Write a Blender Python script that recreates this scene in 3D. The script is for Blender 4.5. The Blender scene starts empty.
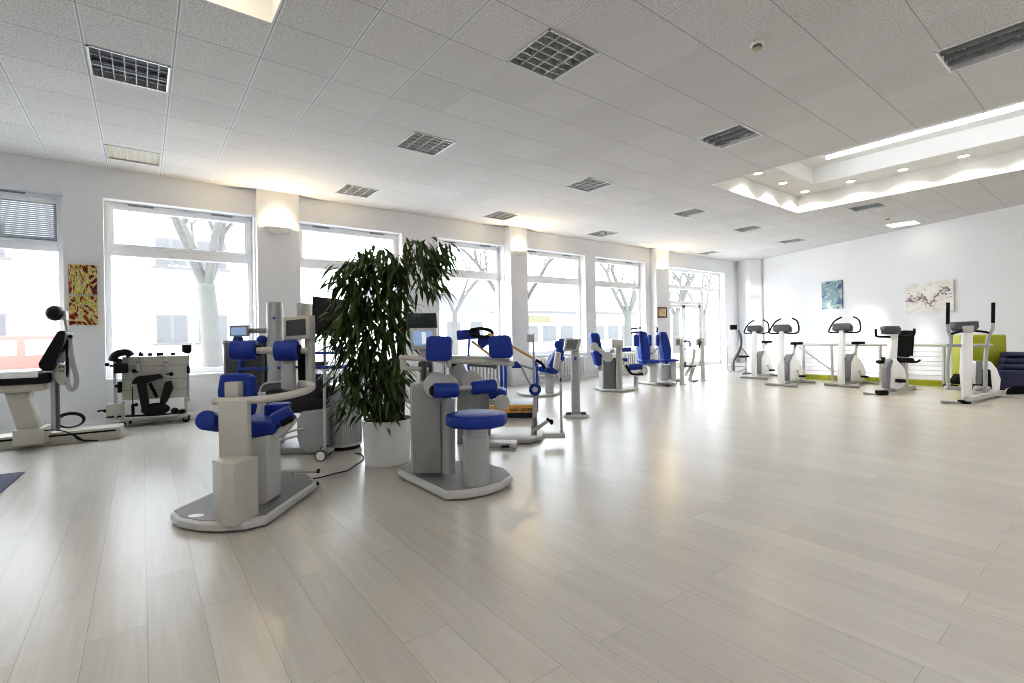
import bpy, bmesh, math, random
from math import pi, sin, cos, atan2, hypot
from mathutils import Vector as V, Matrix
SC = bpy.context.scene
COL = SC.collection
random.seed(7)
# ------------------------------------------------------------------ camera
FPX, YAW, ROLL, HC, CYP = 481.22, 0.9156, -0.01792, 1.22, 332.9
ZC = HC + 4.0619 * 0.6
RZ = YAW - pi / 2
F_ = V((cos(YAW), sin(YAW), 0)); R0 = V((sin(YAW), -cos(YAW), 0)); U0 = V((0, 0, 1))
R_ = R0 * cos(ROLL) + U0 * sin(ROLL); U_ = U0 * cos(ROLL) - R0 * sin(ROLL)
CAM = V((0, 0, HC))
cd = bpy.data.cameras.new('camera'); cam = bpy.data.objects.new('camera', cd); COL.objects.link(cam)
cd.sensor_width = 36; cd.lens = FPX / 1024 * 36; cd.shift_y = (CYP - 341.5) / 1024; cd.clip_start = .05; cd.clip_end = 300
m3 = Matrix((R_, U_, -F_)).transposed()
cam.matrix_world = Matrix.Translation(CAM) @ m3.to_4x4()
SC.camera = cam

def ray(px, py): return F_ + R_ * ((px - 512) / FPX) - U_ * ((py - CYP) / FPX)
def at(px, py, D): return CAM + ray(px, py) * D
def fdep(px, py, z=0.0):
    r = ray(px, py); return (z - HC) / r.z
def onz(px, py, z=0.0): return at(px, py, fdep(px, py, z))

class Fr:
    """survey frame of one machine: origin on the floor, x to the right, y away, z up"""
    def __init__(s, px, py, D=None, rz=RZ):
        s.rz = rz
        s.D = fdep(px, py) if D is None else D
        p = at(px, py, s.D); s.o = V((p.x, p.y, 0))
        s.inv = Matrix.Rotation(-s.rz, 3, 'Z'); s.n = V((-sin(rz), cos(rz), 0))
    def __call__(s, px, py, dy=0.0):       # point seen at a photo position on the upright plane dy behind the origin
        r = ray(px, py); return s.inv @ (CAM + r * ((dy + s.n.dot(s.o - CAM)) / s.n.dot(r)) - s.o)
    def fl(s, px, py, z=0.0): return s.inv @ (onz(px, py, z) - s.o)

# ------------------------------------------------------------------ materials
MATS = {}
def pm(name, col, rough=.5, metal=0., var=.04, scale=8., bump=0., emit=0., ecol=None, coat=0., spec=.5):
    if name in MATS: return MATS[name]
    m = bpy.data.materials.new(name); m.use_nodes = True; nt = m.node_tree; b = nt.nodes['Principled BSDF']
    tc = nt.nodes.new('ShaderNodeTexCoord'); nz = nt.nodes.new('ShaderNodeTexNoise'); nz.inputs['Scale'].default_value = scale
    nz.inputs['Detail'].default_value = 3
    nt.links.new(tc.outputs['Object'], nz.inputs['Vector'])
    mx = nt.nodes.new('ShaderNodeMix'); mx.data_type = 'RGBA'
    c = list(col)
    mx.inputs[6].default_value = [max(0, x * (1 - var)) for x in c] + [1]
    mx.inputs[7].default_value = [min(1, x * (1 + var)) for x in c] + [1]
    nt.links.new(nz.outputs['Fac'], mx.inputs[0]); nt.links.new(mx.outputs[2], b.inputs['Base Color'])
    b.inputs['Roughness'].default_value = rough; b.inputs['Metallic'].default_value = metal
    b.inputs['Specular IOR Level'].default_value = spec
    if coat: b.inputs['Coat Weight'].default_value = coat
    if bump:
        bp = nt.nodes.new('ShaderNodeBump'); bp.inputs['Strength'].default_value = bump; bp.inputs['Distance'].default_value = .004
        n2 = nt.nodes.new('ShaderNodeTexNoise'); n2.inputs['Scale'].default_value = scale * 12
        nt.links.new(tc.outputs['Object'], n2.inputs['Vector'])
        nt.links.new(n2.outputs['Fac'], bp.inputs['Height']); nt.links.new(bp.outputs['Normal'], b.inputs['Normal'])
    if emit:
        b.inputs['Emission Color'].default_value = list(ecol or col) + [1]; b.inputs['Emission Strength'].default_value = emit
    MATS[name] = m; return m

WALL = pm('wall_paint', (.79, .80, .825), .75, scale=2, var=.015, bump=.05)
WHITE = pm('white_lacquer', (.84, .85, .86), .35, var=.02)
FRAME = pm('window_frame_white', (.88, .885, .89), .4, var=.02)
SILV = pm('silver_paint', (.44, .45, .46), .38, .35, var=.03)
LGREY = pm('light_grey_plastic', (.52, .523, .52), .45, var=.03)
BEIGE = pm('warm_grey_enamel', (.52, .51, .48), .42, var=.03)
IVORY = pm('ivory_enamel', (.50, .49, .445), .45, var=.03)
MGREY = pm('mid_grey_metal', (.30, .305, .31), .45, .3, var=.05)
DGREY = pm('dark_grey_metal', (.13, .135, .14), .5, .2, var=.06)
GROOVE = pm('grooved_plate', (.25, .25, .255), .55, .1, var=.06, scale=40)
BLACK = pm('black_rubber', (.006, .006, .007), .6, var=.1, spec=.3)
BLACKV = pm('black_vinyl', (.008, .008, .010), .5, var=.1, bump=.1, spec=.35)
BLUE = pm('blue_upholstery', (.013, .047, .29), .5, var=.1, bump=.12, scale=6)
BLUEP = pm('blue_powder_coat', (.03, .08, .42), .35, var=.05)
NAVY = pm('navy_leather', (.02, .024, .075), .38, var=.12, bump=.1)
CHROME = pm('chrome', (.75, .76, .78), .15, 1., var=.02)
STEEL = pm('brushed_steel', (.6, .61, .62), .3, .8, var=.03)
LIME = pm('lime_laminate', (.40, .43, .035), .5, var=.03)
ORANGE = pm('orange_rail_paint', (.76, .44, .11), .5, var=.04)
WOOD = pm('pale_wood', (.64, .40, .16), .45, var=.08, scale=14)
SCRB = pm('screen_lit_blue', (.25, .36, .55), .2, emit=.35, ecol=(.42, .56, .85), var=.05)
SCRW = pm('screen_lit_white', (.6, .66, .75), .2, emit=.5, ecol=(.75, .83, 1), var=.02)
SCRD = pm('screen_off', (.012, .013, .015), .25, var=.1)
SCRG = pm('screen_grey', (.22, .22, .22), .25, var=.1)
CONC = pm('dark_display', (.035, .045, .05), .3, var=.1)

def floor_mat():
    m = bpy.data.materials.new('oak_plank_floor'); m.use_nodes = True; nt = m.node_tree; b = nt.nodes['Principled BSDF']
    N = nt.nodes.new; L = nt.links.new
    tc = N('ShaderNodeTexCoord'); mp = N('ShaderNodeMapping'); mp.inputs['Rotation'].default_value = (0, 0, pi / 2)
    L(tc.outputs['Object'], mp.inputs['Vector'])
    br = N('ShaderNodeTexBrick'); br.inputs['Scale'].default_value = 1; br.inputs['Brick Width'].default_value = 1.3; br.inputs['Row Height'].default_value = .2
    br.inputs['Mortar Size'].default_value = .0012; br.inputs['Mortar Smooth'].default_value = .2; br.offset = .37; br.offset_frequency = 2
    br.inputs['Color1'].default_value = (.0, .0, .0, 1); br.inputs['Color2'].default_value = (1, 1, 1, 1); br.inputs['Mortar'].default_value = (.5, .5, .5, 1)
    L(mp.outputs['Vector'], br.inputs['Vector'])
    # stretched grain
    mp2 = N('ShaderNodeMapping'); mp2.inputs['Scale'].default_value = (15, .8, 1); L(tc.outputs['Object'], mp2.inputs['Vector'])
    ad = N('ShaderNodeVectorMath'); ad.operation = 'ADD'
    sc = N('ShaderNodeVectorMath'); sc.operation = 'SCALE'; sc.inputs[3].default_value = 7.3
    L(br.outputs['Color'], sc.inputs[0]); L(mp2.outputs['Vector'], ad.inputs[0]); L(sc.outputs['Vector'], ad.inputs[1])
    n1 = N('ShaderNodeTexNoise'); n1.inputs['Scale'].default_value = 1.6; n1.inputs['Detail'].default_value = 7; n1.inputs['Roughness'].default_value = .62; n1.inputs['Distortion'].default_value = .6
    L(ad.outputs['Vector'], n1.inputs['Vector'])
    mp3 = N('ShaderNodeMapping'); mp3.inputs['Scale'].default_value = (60, 2.2, 1); L(tc.outputs['Object'], mp3.inputs['Vector'])
    n2 = N('ShaderNodeTexNoise'); n2.inputs['Scale'].default_value = 1.0; n2.inputs['Detail'].default_value = 4; L(mp3.outputs['Vector'], n2.inputs['Vector'])
    cr = N('ShaderNodeValToRGB'); e = cr.color_ramp.elements
    e[0].position = .18; e[0].color = FL[0]; e[1].position = .66; e[1].color = FL[2]
    k = e.new(.46); k.color = FL[1]
    L(n1.outputs['Fac'], cr.inputs['Fac'])
    # tone per plank
    mr = N('ShaderNodeMapRange'); mr.inputs['To Min'].default_value = .94; mr.inputs['To Max'].default_value = 1.04; L(br.outputs['Color'], mr.inputs['Value'])
    mr2 = N('ShaderNodeMapRange'); mr2.inputs['From Min'].default_value = .3; mr2.inputs['From Max'].default_value = .7; mr2.inputs['To Min'].default_value = .965; mr2.inputs['To Max'].default_value = 1.03; L(n2.outputs['Fac'], mr2.inputs['Value'])
    mu = N('ShaderNodeMath'); mu.operation = 'MULTIPLY'; L(mr.outputs[0], mu.inputs[0]); L(mr2.outputs[0], mu.inputs[1])
    sv = N('ShaderNodeVectorMath'); sv.operation = 'SCALE'; L(cr.outputs['Color'], sv.inputs[0]); L(mu.outputs[0], sv.inputs[3])
    mx = N('ShaderNodeMix'); mx.data_type = 'RGBA'; L(br.outputs['Fac'], mx.inputs[0]); L(sv.outputs['Vector'], mx.inputs[6]); mx.inputs[7].default_value = (.30, .28, .25, 1)
    L(mx.outputs[2], b.inputs['Base Color'])
    rr = N('ShaderNodeMapRange'); rr.inputs['To Min'].default_value = .275; rr.inputs['To Max'].default_value = .285; L(n1.outputs['Fac'], rr.inputs['Value']); L(rr.outputs[0], b.inputs['Roughness'])
    bp = N('ShaderNodeBump'); bp.inputs['Strength'].default_value = .02; bp.inputs['Distance'].default_value = .002; L(n2.outputs['Fac'], bp.inputs['Height']); L(bp.outputs['Normal'], b.inputs['Normal'])
    b.inputs['Specular IOR Level'].default_value = .5
    return m
FL = [(.46, .438, .40, 1), (.505, .486, .453, 1), (.535, .516, .486, 1)]
FLOOR = floor_mat()
GX, GY, T = 2.4162 * .6, 5.7269 * .6, .6
def ceil_mat():
    m = bpy.data.materials.new('mineral_fibre_tiles'); m.use_nodes = True; nt = m.node_tree; b = nt.nodes['Principled BSDF']
    N = nt.nodes.new; L = nt.links.new
    tc = N('ShaderNodeTexCoord'); mp = N('ShaderNodeMapping'); mp.inputs['Location'].default_value = (-GX, -GY, 0)
    L(tc.outputs['Object'], mp.inputs['Vector'])
    def tri(off, w):
        pass
    sx = N('ShaderNodeSeparateXYZ'); L(mp.outputs['Vector'], sx.inputs[0])
    def line(out, w):   # 1 on a grid line of width w
        d = N('ShaderNodeMath'); d.operation = 'PINGPONG'; d.inputs[1].default_value = T / 2; L(out, d.inputs[0])
        c = N('ShaderNodeMath'); c.operation = 'LESS_THAN'; c.inputs[1].default_value = w / 2; L(d.outputs[0], c.inputs[0]); return c.outputs[0]
    n1 = N('ShaderNodeTexNoise'); n1.inputs['Scale'].default_value = 82; n1.inputs['Detail'].default_value = 2; L(tc.outputs['Object'], n1.inputs['Vector'])
    cr = N('ShaderNodeValToRGB'); e = cr.color_ramp.elements; e[0].position = .40; e[0].color = (.49, .49, .485, 1); e[1].position = .50; e[1].color = (.69, .67, .665, 1)
    L(n1.outputs['Fac'], cr.inputs['Fac'])
    wn = N('ShaderNodeTexWhiteNoise'); fl = N('ShaderNodeVectorMath'); fl.operation = 'SNAP'; fl.inputs[1].default_value = (T, T, 10); L(mp.outputs['Vector'], fl.inputs[0]); L(fl.outputs[0], wn.inputs['Vector'])
    mr = N('ShaderNodeMapRange'); mr.inputs['To Min'].default_value = .95; mr.inputs['To Max'].default_value = 1.02; L(wn.outputs['Value'], mr.inputs['Value'])
    sv = N('ShaderNodeVectorMath'); sv.operation = 'SCALE'; L(cr.outputs['Color'], sv.inputs[0]); L(mr.outputs[0], sv.inputs[3])
    mx = N('ShaderNodeMix'); mx.data_type = 'RGBA'; L(line(sx.outputs['X'], .03), mx.inputs[0]); L(sv.outputs[0], mx.inputs[6]); mx.inputs[7].default_value = (.70, .72, .74, 1)
    mx2 = N('ShaderNodeMix'); mx2.data_type = 'RGBA'; L(line(sx.outputs['Y'], .009), mx2.inputs[0]); L(mx.outputs[2], mx2.inputs[6]); mx2.inputs[7].default_value = (.40, .40, .41, 1)
    mx3 = N('ShaderNodeMix'); mx3.data_type = 'RGBA'; L(line(sx.outputs['X'], .010), mx3.inputs[0]); L(mx2.outputs[2], mx3.inputs[6]); mx3.inputs[7].default_value = (.40, .40, .41, 1)
    L(mx3.outputs[2], b.inputs['Base Color']); b.inputs['Roughness'].default_value = .9; b.inputs['Specular IOR Level'].default_value = .15
    bp = N('ShaderNodeBump'); bp.inputs['Strength'].default_value = .15; bp.inputs['Distance'].default_value = .003; L(n1.outputs['Fac'], bp.inputs['Height']); L(bp.outputs['Normal'], b.inputs['Normal'])
    return m
CEIL = ceil_mat()
def glass_mat():
    m = bpy.data.materials.new('clear_glass'); m.use_nodes = True; nt = m.node_tree; nt.nodes.clear()
    N = nt.nodes.new; L = nt.links.new
    o = N('ShaderNodeOutputMaterial'); t = N('ShaderNodeBsdfTransparent'); t.inputs[0].default_value = (.97, .985, .98, 1)
    g = N('ShaderNodeBsdfGlossy'); g.inputs['Roughness'].default_value = .03; lw = N('ShaderNodeLayerWeight'); lw.inputs['Blend'].default_value = .5
    pw = N('ShaderNodeMath'); pw.operation = 'POWER'; pw.inputs[1].default_value = 5; L(lw.outputs['Facing'], pw.inputs[0]); f = N('ShaderNodeMath'); f.operation = 'MULTIPLY_ADD'; f.inputs[1].default_value = .5; f.inputs[2].default_value = .025; L(pw.outputs[0], f.inputs[0])
    mx = N('ShaderNodeMixShader'); L(f.outputs[0], mx.inputs[0]); L(t.outputs[0], mx.inputs[1]); L(g.outputs[0], mx.inputs[2]); L(mx.outputs[0], o.inputs[0])
    return m
GLASS = glass_mat()

# ------------------------------------------------------------------ mesh builder
class MB:
    def __init__(s, mx=None): s.bm = bmesh.new(); s.mx = mx or Matrix()
    def _add(s, vs, fs):
        bv = [s.bm.verts.new(s.mx @ V(v)) for v in vs]; out = []
        for f in fs:
            try: out.append(s.bm.faces.new([bv[i] for i in f]))
            except ValueError: pass
        return bv, out
    def _bev(s, bv, r, seg=2):
        es = {e for v in bv for e in v.link_edges}
        bmesh.ops.bevel(s.bm, geom=list(es), offset=r, segments=seg, affect='EDGES', profile=.5, clamp_overlap=True)
    def hexa(s, p, bev=0, seg=2):          # 8 corners: bottom 4 ccw, top 4 ccw
        bv, _ = s._add(p, [(3, 2, 1, 0), (4, 5, 6, 7), (0, 1, 5, 4), (1, 2, 6, 5), (2, 3, 7, 6), (3, 0, 4, 7)])
        if bev: s._bev(bv, bev, seg)
        return s
    def box(s, c, d, bev=0, rot=None, seg=2):
        c = V(c); h = V(d) / 2; R = rot or Matrix.Identity(3)
        p = [c + R @ V((sx * h.x, sy * h.y, sz * h.z)) for sz in (-1, 1) for sx, sy in ((-1, -1), (1, -1), (1, 1), (-1, 1))]
        return s.hexa(p, bev, seg)
    def bb(s, a, b, bev=0, seg=2):         # box between two corners
        a = V(a); b = V(b); lo = V(map(min, a, b)); hi = V(map(max, a, b))
        return s.box((lo + hi) / 2, hi - lo, bev, None, seg)
    def prism(s, pts, vec, bev=0, seg=2):
        n = len(pts); vec = V(vec); a = [V(p) for p in pts]
        nrm = V((0, 0, 0))
        for i in range(n): nrm += a[i].cross(a[(i + 1) % n])
        if nrm.dot(vec) < 0: a.reverse()
        bv, _ = s._add(a + [p + vec for p in a], [tuple(range(n - 1, -1, -1)), tuple(range(n, 2 * n))] + [(i, (i + 1) % n, n + (i + 1) % n, n + i) for i in range(n)])
        if bev: s._bev(bv, bev, seg)
        return s
    def cyl(s, a, b, r, r2=None, seg=20, cap=True, bev=0):
        a = V(a); b = V(b); r2 = r if r2 is None else r2; d = (b - a).normalized(); u = d.orthogonal().normalized(); w = d.cross(u)
        vs = [a + (u * cos(2 * pi * i / seg) + w * sin(2 * pi * i / seg)) * r for i in range(seg)] + [b + (u * cos(2 * pi * i / seg) + w * sin(2 * pi * i / seg)) * r2 for i in range(seg)]
        fs = [(i, (i + 1) % seg, seg + (i + 1) % seg, seg + i) for i in range(seg)]
        if cap: fs += [tuple(range(seg - 1, -1, -1)), tuple(range(seg, 2 * seg))]
        bv, of = s._add(vs, fs)
        for f in of[:seg]: f.smooth = True
        if bev:
            es = {e for f in of[seg:] for e in f.edges}
            bmesh.ops.bevel(s.bm, geom=list(es), offset=bev, segments=3, affect='EDGES', profile=.5)
        return s
    def tube(s, pts, r, seg=10, sm=0, cap=True):
        pts = [V(p) for p in pts]
        if sm: pts = crom(pts, sm)
        n = len(pts); rs = r if isinstance(r, (list, tuple)) else None
        vs = []; u = None
        for i, p in enumerate(pts):
            d = (pts[min(i + 1, n - 1)] - pts[max(i - 1, 0)]).normalized()
            if u is None: u = d.orthogonal().normalized()
            else: u = (u - d * u.dot(d)).normalized()
            w = d.cross(u); rr = r if rs is None else rs[0] + (rs[1] - rs[0]) * i / (n - 1)
            vs += [p + (u * cos(2 * pi * k / seg) + w * sin(2 * pi * k / seg)) * rr for k in range(seg)]
        fs = [(i * seg + k, i * seg + (k + 1) % seg, (i + 1) * seg + (k + 1) % seg, (i + 1) * seg + k) for i in range(n - 1) for k in range(seg)]
        ns = len(fs)
        if cap: fs += [tuple(range(seg - 1, -1, -1)), tuple(range((n - 1) * seg, n * seg))]
        _, of = s._add(vs, fs)
        for f in of[:ns]: f.smooth = True
        return s
    def bar(s, pts, w, t, up=(0, 0, 1), bev=0):   # flat rectangular bar along a path, w sideways, t along up
        pts = [V(p) for p in pts]; up = V(up)
        for a, b in zip(pts, pts[1:]):
            d = (b - a).normalized(); q = d.cross(up).normalized(); n = q.cross(d).normalized()
            e = d * (t * .25 if len(pts) > 2 else 0)
            p = [x + q * sx * w / 2 + n * sz * t / 2 for sz in (-1, 1) for x, sx in ((a - e, -1), (a - e, 1), (b + e, 1), (b + e, -1))]
            s.hexa([p[0], p[1], p[2], p[3], p[4], p[5], p[6], p[7]], bev)
        return s
    def lathe(s, c, prof, seg=28, axis='Z'):
        c = V(c); R = {'Z': Matrix.Identity(3), 'X': Matrix.Rotation(pi / 2, 3, 'Y'), 'Y': Matrix.Rotation(-pi / 2, 3, 'X')}[axis] if isinstance(axis, str) else axis
        vs = [c + R @ V((r * cos(2 * pi * k / seg), r * sin(2 * pi * k / seg), z)) for r, z in prof for k in range(seg)]
        n = len(prof)
        fs = [(i * seg + k, i * seg + (k + 1) % seg, (i + 1) * seg + (k + 1) % seg, (i + 1) * seg + k) for i in range(n - 1) for k in range(seg)]
        _, of = s._add(vs, fs + [tuple(range(seg - 1, -1, -1)), tuple(range((n - 1) * seg, n * seg))])
        for f in of[:len(fs)]: f.smooth = True
        return s
    def ball(s, c, r, seg=16, rot=None):
        r = V((r, r, r)) if not hasattr(r, '__len__') else V(r); c = V(c); R = rot or Matrix.Identity(3); h = seg // 2
        vs = [c + R @ V((r.x * sin(pi * i / h) * cos(2 * pi * k / seg), r.y * sin(pi * i / h) * sin(2 * pi * k / seg), r.z * cos(pi * i / h))) for i in range(h + 1) for k in range(seg)]
        fs = [(i * seg + k, (i + 1) * seg + k, (i + 1) * seg + (k + 1) % seg, i * seg + (k + 1) % seg) for i in range(h) for k in range(seg)]
        _, of = s._add(vs, fs)
        for f in of: f.smooth = True
        return s
    def quad(s, *p): s._add(p, [tuple(range(len(p)))]); return s

def crom(p, n):
    q = [p[0] * 2 - p[1]] + p + [p[-1] * 2 - p[-2]]; out = []
    for i in range(1, len(q) - 2):
        for k in range(n):
            t = k / n; a, b, c, d = q[i - 1:i + 3]
            out.append(.5 * ((2 * b) + (c - a) * t + (2 * a - 5 * b + 4 * c - d) * t * t + (3 * b - a - 3 * c + d) * t ** 3))
    return out + [p[-1]]

def put(name, mb, mat, parent=None, loc=None, label=None, cat=None, group=None, kind=None, smooth=False):
    """link one mesh object; its vertices are local to the parent (or to loc)"""
    bm = mb.bm
    bmesh.ops.recalc_face_normals(bm, faces=bm.faces)
    if smooth:
        for f in bm.faces: f.smooth = True
    me = bpy.data.meshes.new(name); bm.to_mesh(me); bm.free()
    me.materials.append(mat)
    try: me.set_sharp_from_angle(angle=.7)
    except Exception: pass
    o = bpy.data.objects.new(name, me); COL.objects.link(o)
    if parent: o.parent = parent
    if loc is not None: o.location = loc
    tag(o, label, cat, group, kind); return o
def tag(o, label=None, cat=None, group=None, kind=None):
    for k, v in (('label', label), ('category', cat), ('group', group), ('kind', kind)):
        if v: o[k] = v
    return o
def thing(name, label, cat, loc=(0, 0, 0), rz=0., group=None):
    o = bpy.data.objects.new(name, None); COL.objects.link(o); o.location = loc; o.rotation_euler = (0, 0, rz); o.empty_display_size = .2
    return tag(o, label, cat, group)
def dup(root, loc, rz, label=None, group=None):
    r = root.copy(); COL.objects.link(r); r.location = loc; r.rotation_euler = (0, 0, rz)
    if label: r['label'] = label
    if group: r['group'] = group
    for ch in list(root.children):
        c = ch.copy(); COL.objects.link(c); c.parent = r
        for g in list(ch.children):
            d = g.copy(); COL.objects.link(d); d.parent = c
    return r
def struct(name, mb, mat, parent=None, loc=None): return put(name, mb, mat, parent, loc, kind=None if parent else 'structure')

# ------------------------------------------------------------------ the room
WY, WT, ZS, ZT = 8.89, .34, .66, 3.235
XL, YB = -4.2, -3.2
def rwx(y): return 14.27 + (y - 1.39) * .4635
struct('floor', MB().quad((XL, YB, 0), (19, YB, 0), (19, WY + .3, 0), (XL, WY + .3, 0)), FLOOR)
# ceiling with its openings
RX0, RX1, RY0, RY1 = 7.64, 11.05, -1.6, 4.37          # big recess
TX0, TX1, TY0, TY1 = -1.35, .83, 3.15, 4.07        # opening by the left
LIGHTS = [(-2.5, 3.5, 'a'), (-2.5, 7.75, 'b'), (2.43, -.5, 'a'), (2.43, 3.5, 'c'), (2.43, 7.6, 'c'), (7.5, 7.65, 'c'), (7.45, 3.5, 'c'), (12.8, 7.8, 'c'), (7.5, -.5, 'd'),
          (12.75, 3.7, 'd'), (17.2, 3.9, 'd'), (21.5, 8.1, 'd'), (21.7, 4.1, 'd'), (17.2, -.15, 'd'), (7.45, -4.4, 'd'), (21.7, -.05, 'lit')]
holes = [(RX0, RX1, RY0, RY1), (TX0, TX1, TY0, TY1)]
for cx, cy, k in LIGHTS:
    X, Y = GX + cx * T, GY + cy * T; holes.append((X - .285, X + .285, Y - .285, Y + .285))
xs = sorted({XL, 19.} | {h[0] for h in holes} | {h[1] for h in holes}); ys = sorted({YB, WY} | {h[2] for h in holes} | {h[3] for h in holes})
mb = MB()
for a, b in zip(xs, xs[1:]):
    for c, d in zip(ys, ys[1:]):
        mx_, my_ = (a + b) / 2, (c + d) / 2
        if any(h[0] < mx_ < h[1] and h[2] < my_ < h[3] for h in holes): continue
        mb.quad((a, c, ZC), (a, d, ZC), (b, d, ZC), (b, c, ZC))
struct('ceiling', mb, CEIL)
# window wall
OPEN = [(-3.2, -.835, ZS, ZT), (-.414, 1.49, ZS, ZT), (2.185, 4.12, ZS, ZT), (4.93, 6.64, ZS, ZT), (7.15, 9.31, ZS, ZT), (9.70, 11.85, ZS, ZT), (12.8, 16.35, 0, 3.2)]
xs = sorted({XL, 17.25} | {o[0] for o in OPEN} | {o[1] for o in OPEN}); zs = sorted({0, ZC} | {o[2] for o in OPEN} | {o[3] for o in OPEN})
mb = MB()
for a, b in zip(xs, xs[1:]):
    for c, d in zip(zs, zs[1:]):
        if any(o[0] < (a + b) / 2 < o[1] and o[2] < (c + d) / 2 < o[3] for o in OPEN): continue
        mb.bb((a, WY, c), (b, WY + WT, d))
bmesh.ops.remove_doubles(mb.bm, verts=mb.bm.verts, dist=1e-5)
struct('wall_window_side', mb, WALL)
for i, (a, b, y) in enumerate([(1.51, 2.165, 8.745), (6.65, 7.145, 8.65), (12.09, 12.76, 8.68)]):
    struct('trim_pillar_%d' % (i + 1), MB().bb((a, y, 0), (b, WY, ZC), .006), WALL)
# far end: short return, corner pillar, slanted right wall
struct('wall_far_return', MB().prism([(17.25, WY, 0), (16.95, 8.30, 0), (17.25, 8.30, 0), (17.7, WY, 0)], (0, 0, ZC)), WALL)
struct('trim_pillar_4', MB().prism([(16.95, 8.30, 0), (17.20, 8.05, 0), (17.55, 8.05, 0), (17.55, 8.4, 0), (17.2, 8.4, 0)], (0, 0, ZC)), WALL)
struct('wall_right', MB().prism([(rwx(8.4), 8.4, 0), (rwx(YB), YB, 0), (rwx(YB) + .3, YB, 0), (rwx(8.4) + .3, 8.4, 0)], (0, 0, ZC + .1)), WALL)
struct('wall_left', MB().bb((XL - .2, YB, 0), (XL, WY + WT, ZC)), WALL)
struct('wall_back', MB().bb((XL - .2, YB - .2, 0), (19, YB, ZC)), WALL)
mb = MB()
for a, b in ((XL, 1.51), (2.165, 6.65), (7.145, 12.09)): mb.bb((a, WY - .015, 0), (b, WY, .085), .003)
struct('baseboard_window_side', mb, WHITE)
d = V((rwx(8) - rwx(-3), 11, 0)).normalized(); n = V((-d.y, d.x, 0)) * .015
p0, p1 = V((rwx(YB + .1), YB + .1, 0)), V((rwx(8.05), 8.05, 0))
struct('baseboard_right', MB().prism([p0, p1, p1 + n, p0 + n], (0, 0, .085)), WHITE)
# windows
FY = WY + .2
def window(i, x0, x1, z0, z1):
    w = thing('window_%d' % i, None, None, ((x0 + x1) / 2, FY, z0)); w['kind'] = 'structure'
    hx = (x1 - x0) / 2; H = z1 - z0; zt = 2.53 - z0
    f = MB()
    for a, b, c, d in ((-hx, -hx + .07, 0, H), (hx - .07, hx, 0, H), (-hx + .071, hx - .071, 0, .09), (-hx + .071, hx - .071, H - .08, H), (-hx + .071, hx - .071, zt - .075, zt + .075)):
        f.bb((a, 0, c), (b, .08, d), .006)
    struct('window_frame', f, FRAME, w)
    g = MB()      # sash of the tilting upper light
    for a, b, c, d in ((-hx + .06, -hx + .11, zt + .06, H - .07), (hx - .11, hx - .06, zt + .06, H - .07), (-hx + .111, hx - .111, zt + .06, zt + .1), (-hx + .111, hx - .111, H - .11, H - .07)):
        g.bb((a, -.02, c), (b, .06, d), .005)
    struct('window_sash', g, FRAME, w)
    struct('window_pane', MB().quad((-hx + .05, .04, .06), (hx - .05, .04, .06), (hx - .05, .04, zt - .06), (-hx + .05, .04, zt - .06)), GLASS, w)
    struct('window_pane', MB().quad((-hx + .05, .04, zt + .06), (hx - .05, .04, zt + .06), (hx - .05, .04, H - .05), (-hx + .05, .04, H - .05)), GLASS, w)
    struct('window_sill', MB().bb((-hx, -.215, -.03), (hx, 0, .012), .006), WHITE, w)
    v = MB()
    for k in (-.55, .55): v.bb((hx * k - .15, -.012, H - .034), (hx * k + .15, .0, H - .012), .004)
    struct('window_vent', v, MGREY, w)
    return w
for i, o in enumerate(OPEN[:6]): window(i + 1, *o)
# glazed entrance
x0, x1, _, H = OPEN[6]
dw = thing('door_1', None, None, ((x0 + x1) / 2, FY, 0)); dw['kind'] = 'structure'; hx = (x1 - x0) / 2
f = MB()
PX = [-hx, -hx + .35, .45, hx]      # posts
for a in (-hx, hx - .07): f.bb((a, 0, 0), (a + .08, .1, H), .005)
for a in (-hx + .3, .55): f.bb((a, 0, 0), (a + .08, .1, 2.549), .005)
f.bb((-hx + .081, .002, H - .08), (hx - .071, .098, H), .005); f.bb((-hx + .081, .002, 2.55), (hx - .071, .098, 2.68), .005); f.bb((-hx + .381, .002, 2.06), (.549, .098, 2.16), .005); f.bb((.631, .002, .0), (hx - .071, .098, .12), .005); f.bb((-hx + .081, .002, 0), (-hx + .299, .098, .12), .005)
struct('door_frame', f, FRAME, dw)
for a, b in ((-hx + .39, -.44), (-.42, .54)):
    l = MB()
    for q in ((a, a + .09, 0, 2.05), (b - .09, b, 0, 2.05), (a, b, 0, .16), (a, b, 1.95, 2.05)): l.bb((q[0], .02, q[2]), (q[1], .08, q[3]), .005)
    lf = struct('door_leaf', l, FRAME, dw)
    struct('door_pane', MB().quad((a + .05, .05, .1), (b - .05, .05, .1), (b - .05, .05, 2.), (a + .05, .05, 2.)), GLASS, dw)
hd = MB()
for a in (-.52, -.33): hd.tube([(a, .02, .95), (a, -.05, .95), (a, -.05, 1.35), (a, .02, 1.35)], .012, 8)
struct('door_handle', hd, STEEL, dw)
g = MB()
for a, b, c, d in ((-hx + .05, hx - .05, 2.66, H - .05), (-hx + .34, .6, 2.14, 2.58), (.6, hx - .05, .1, 2.58), (-hx + .05, -hx + .32, .1, 2.58)):
    g.quad((a, .05, c), (b, .05, c), (b, .05, d), (a, .05, d))
struct('door_glazing', g, GLASS, dw)
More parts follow.
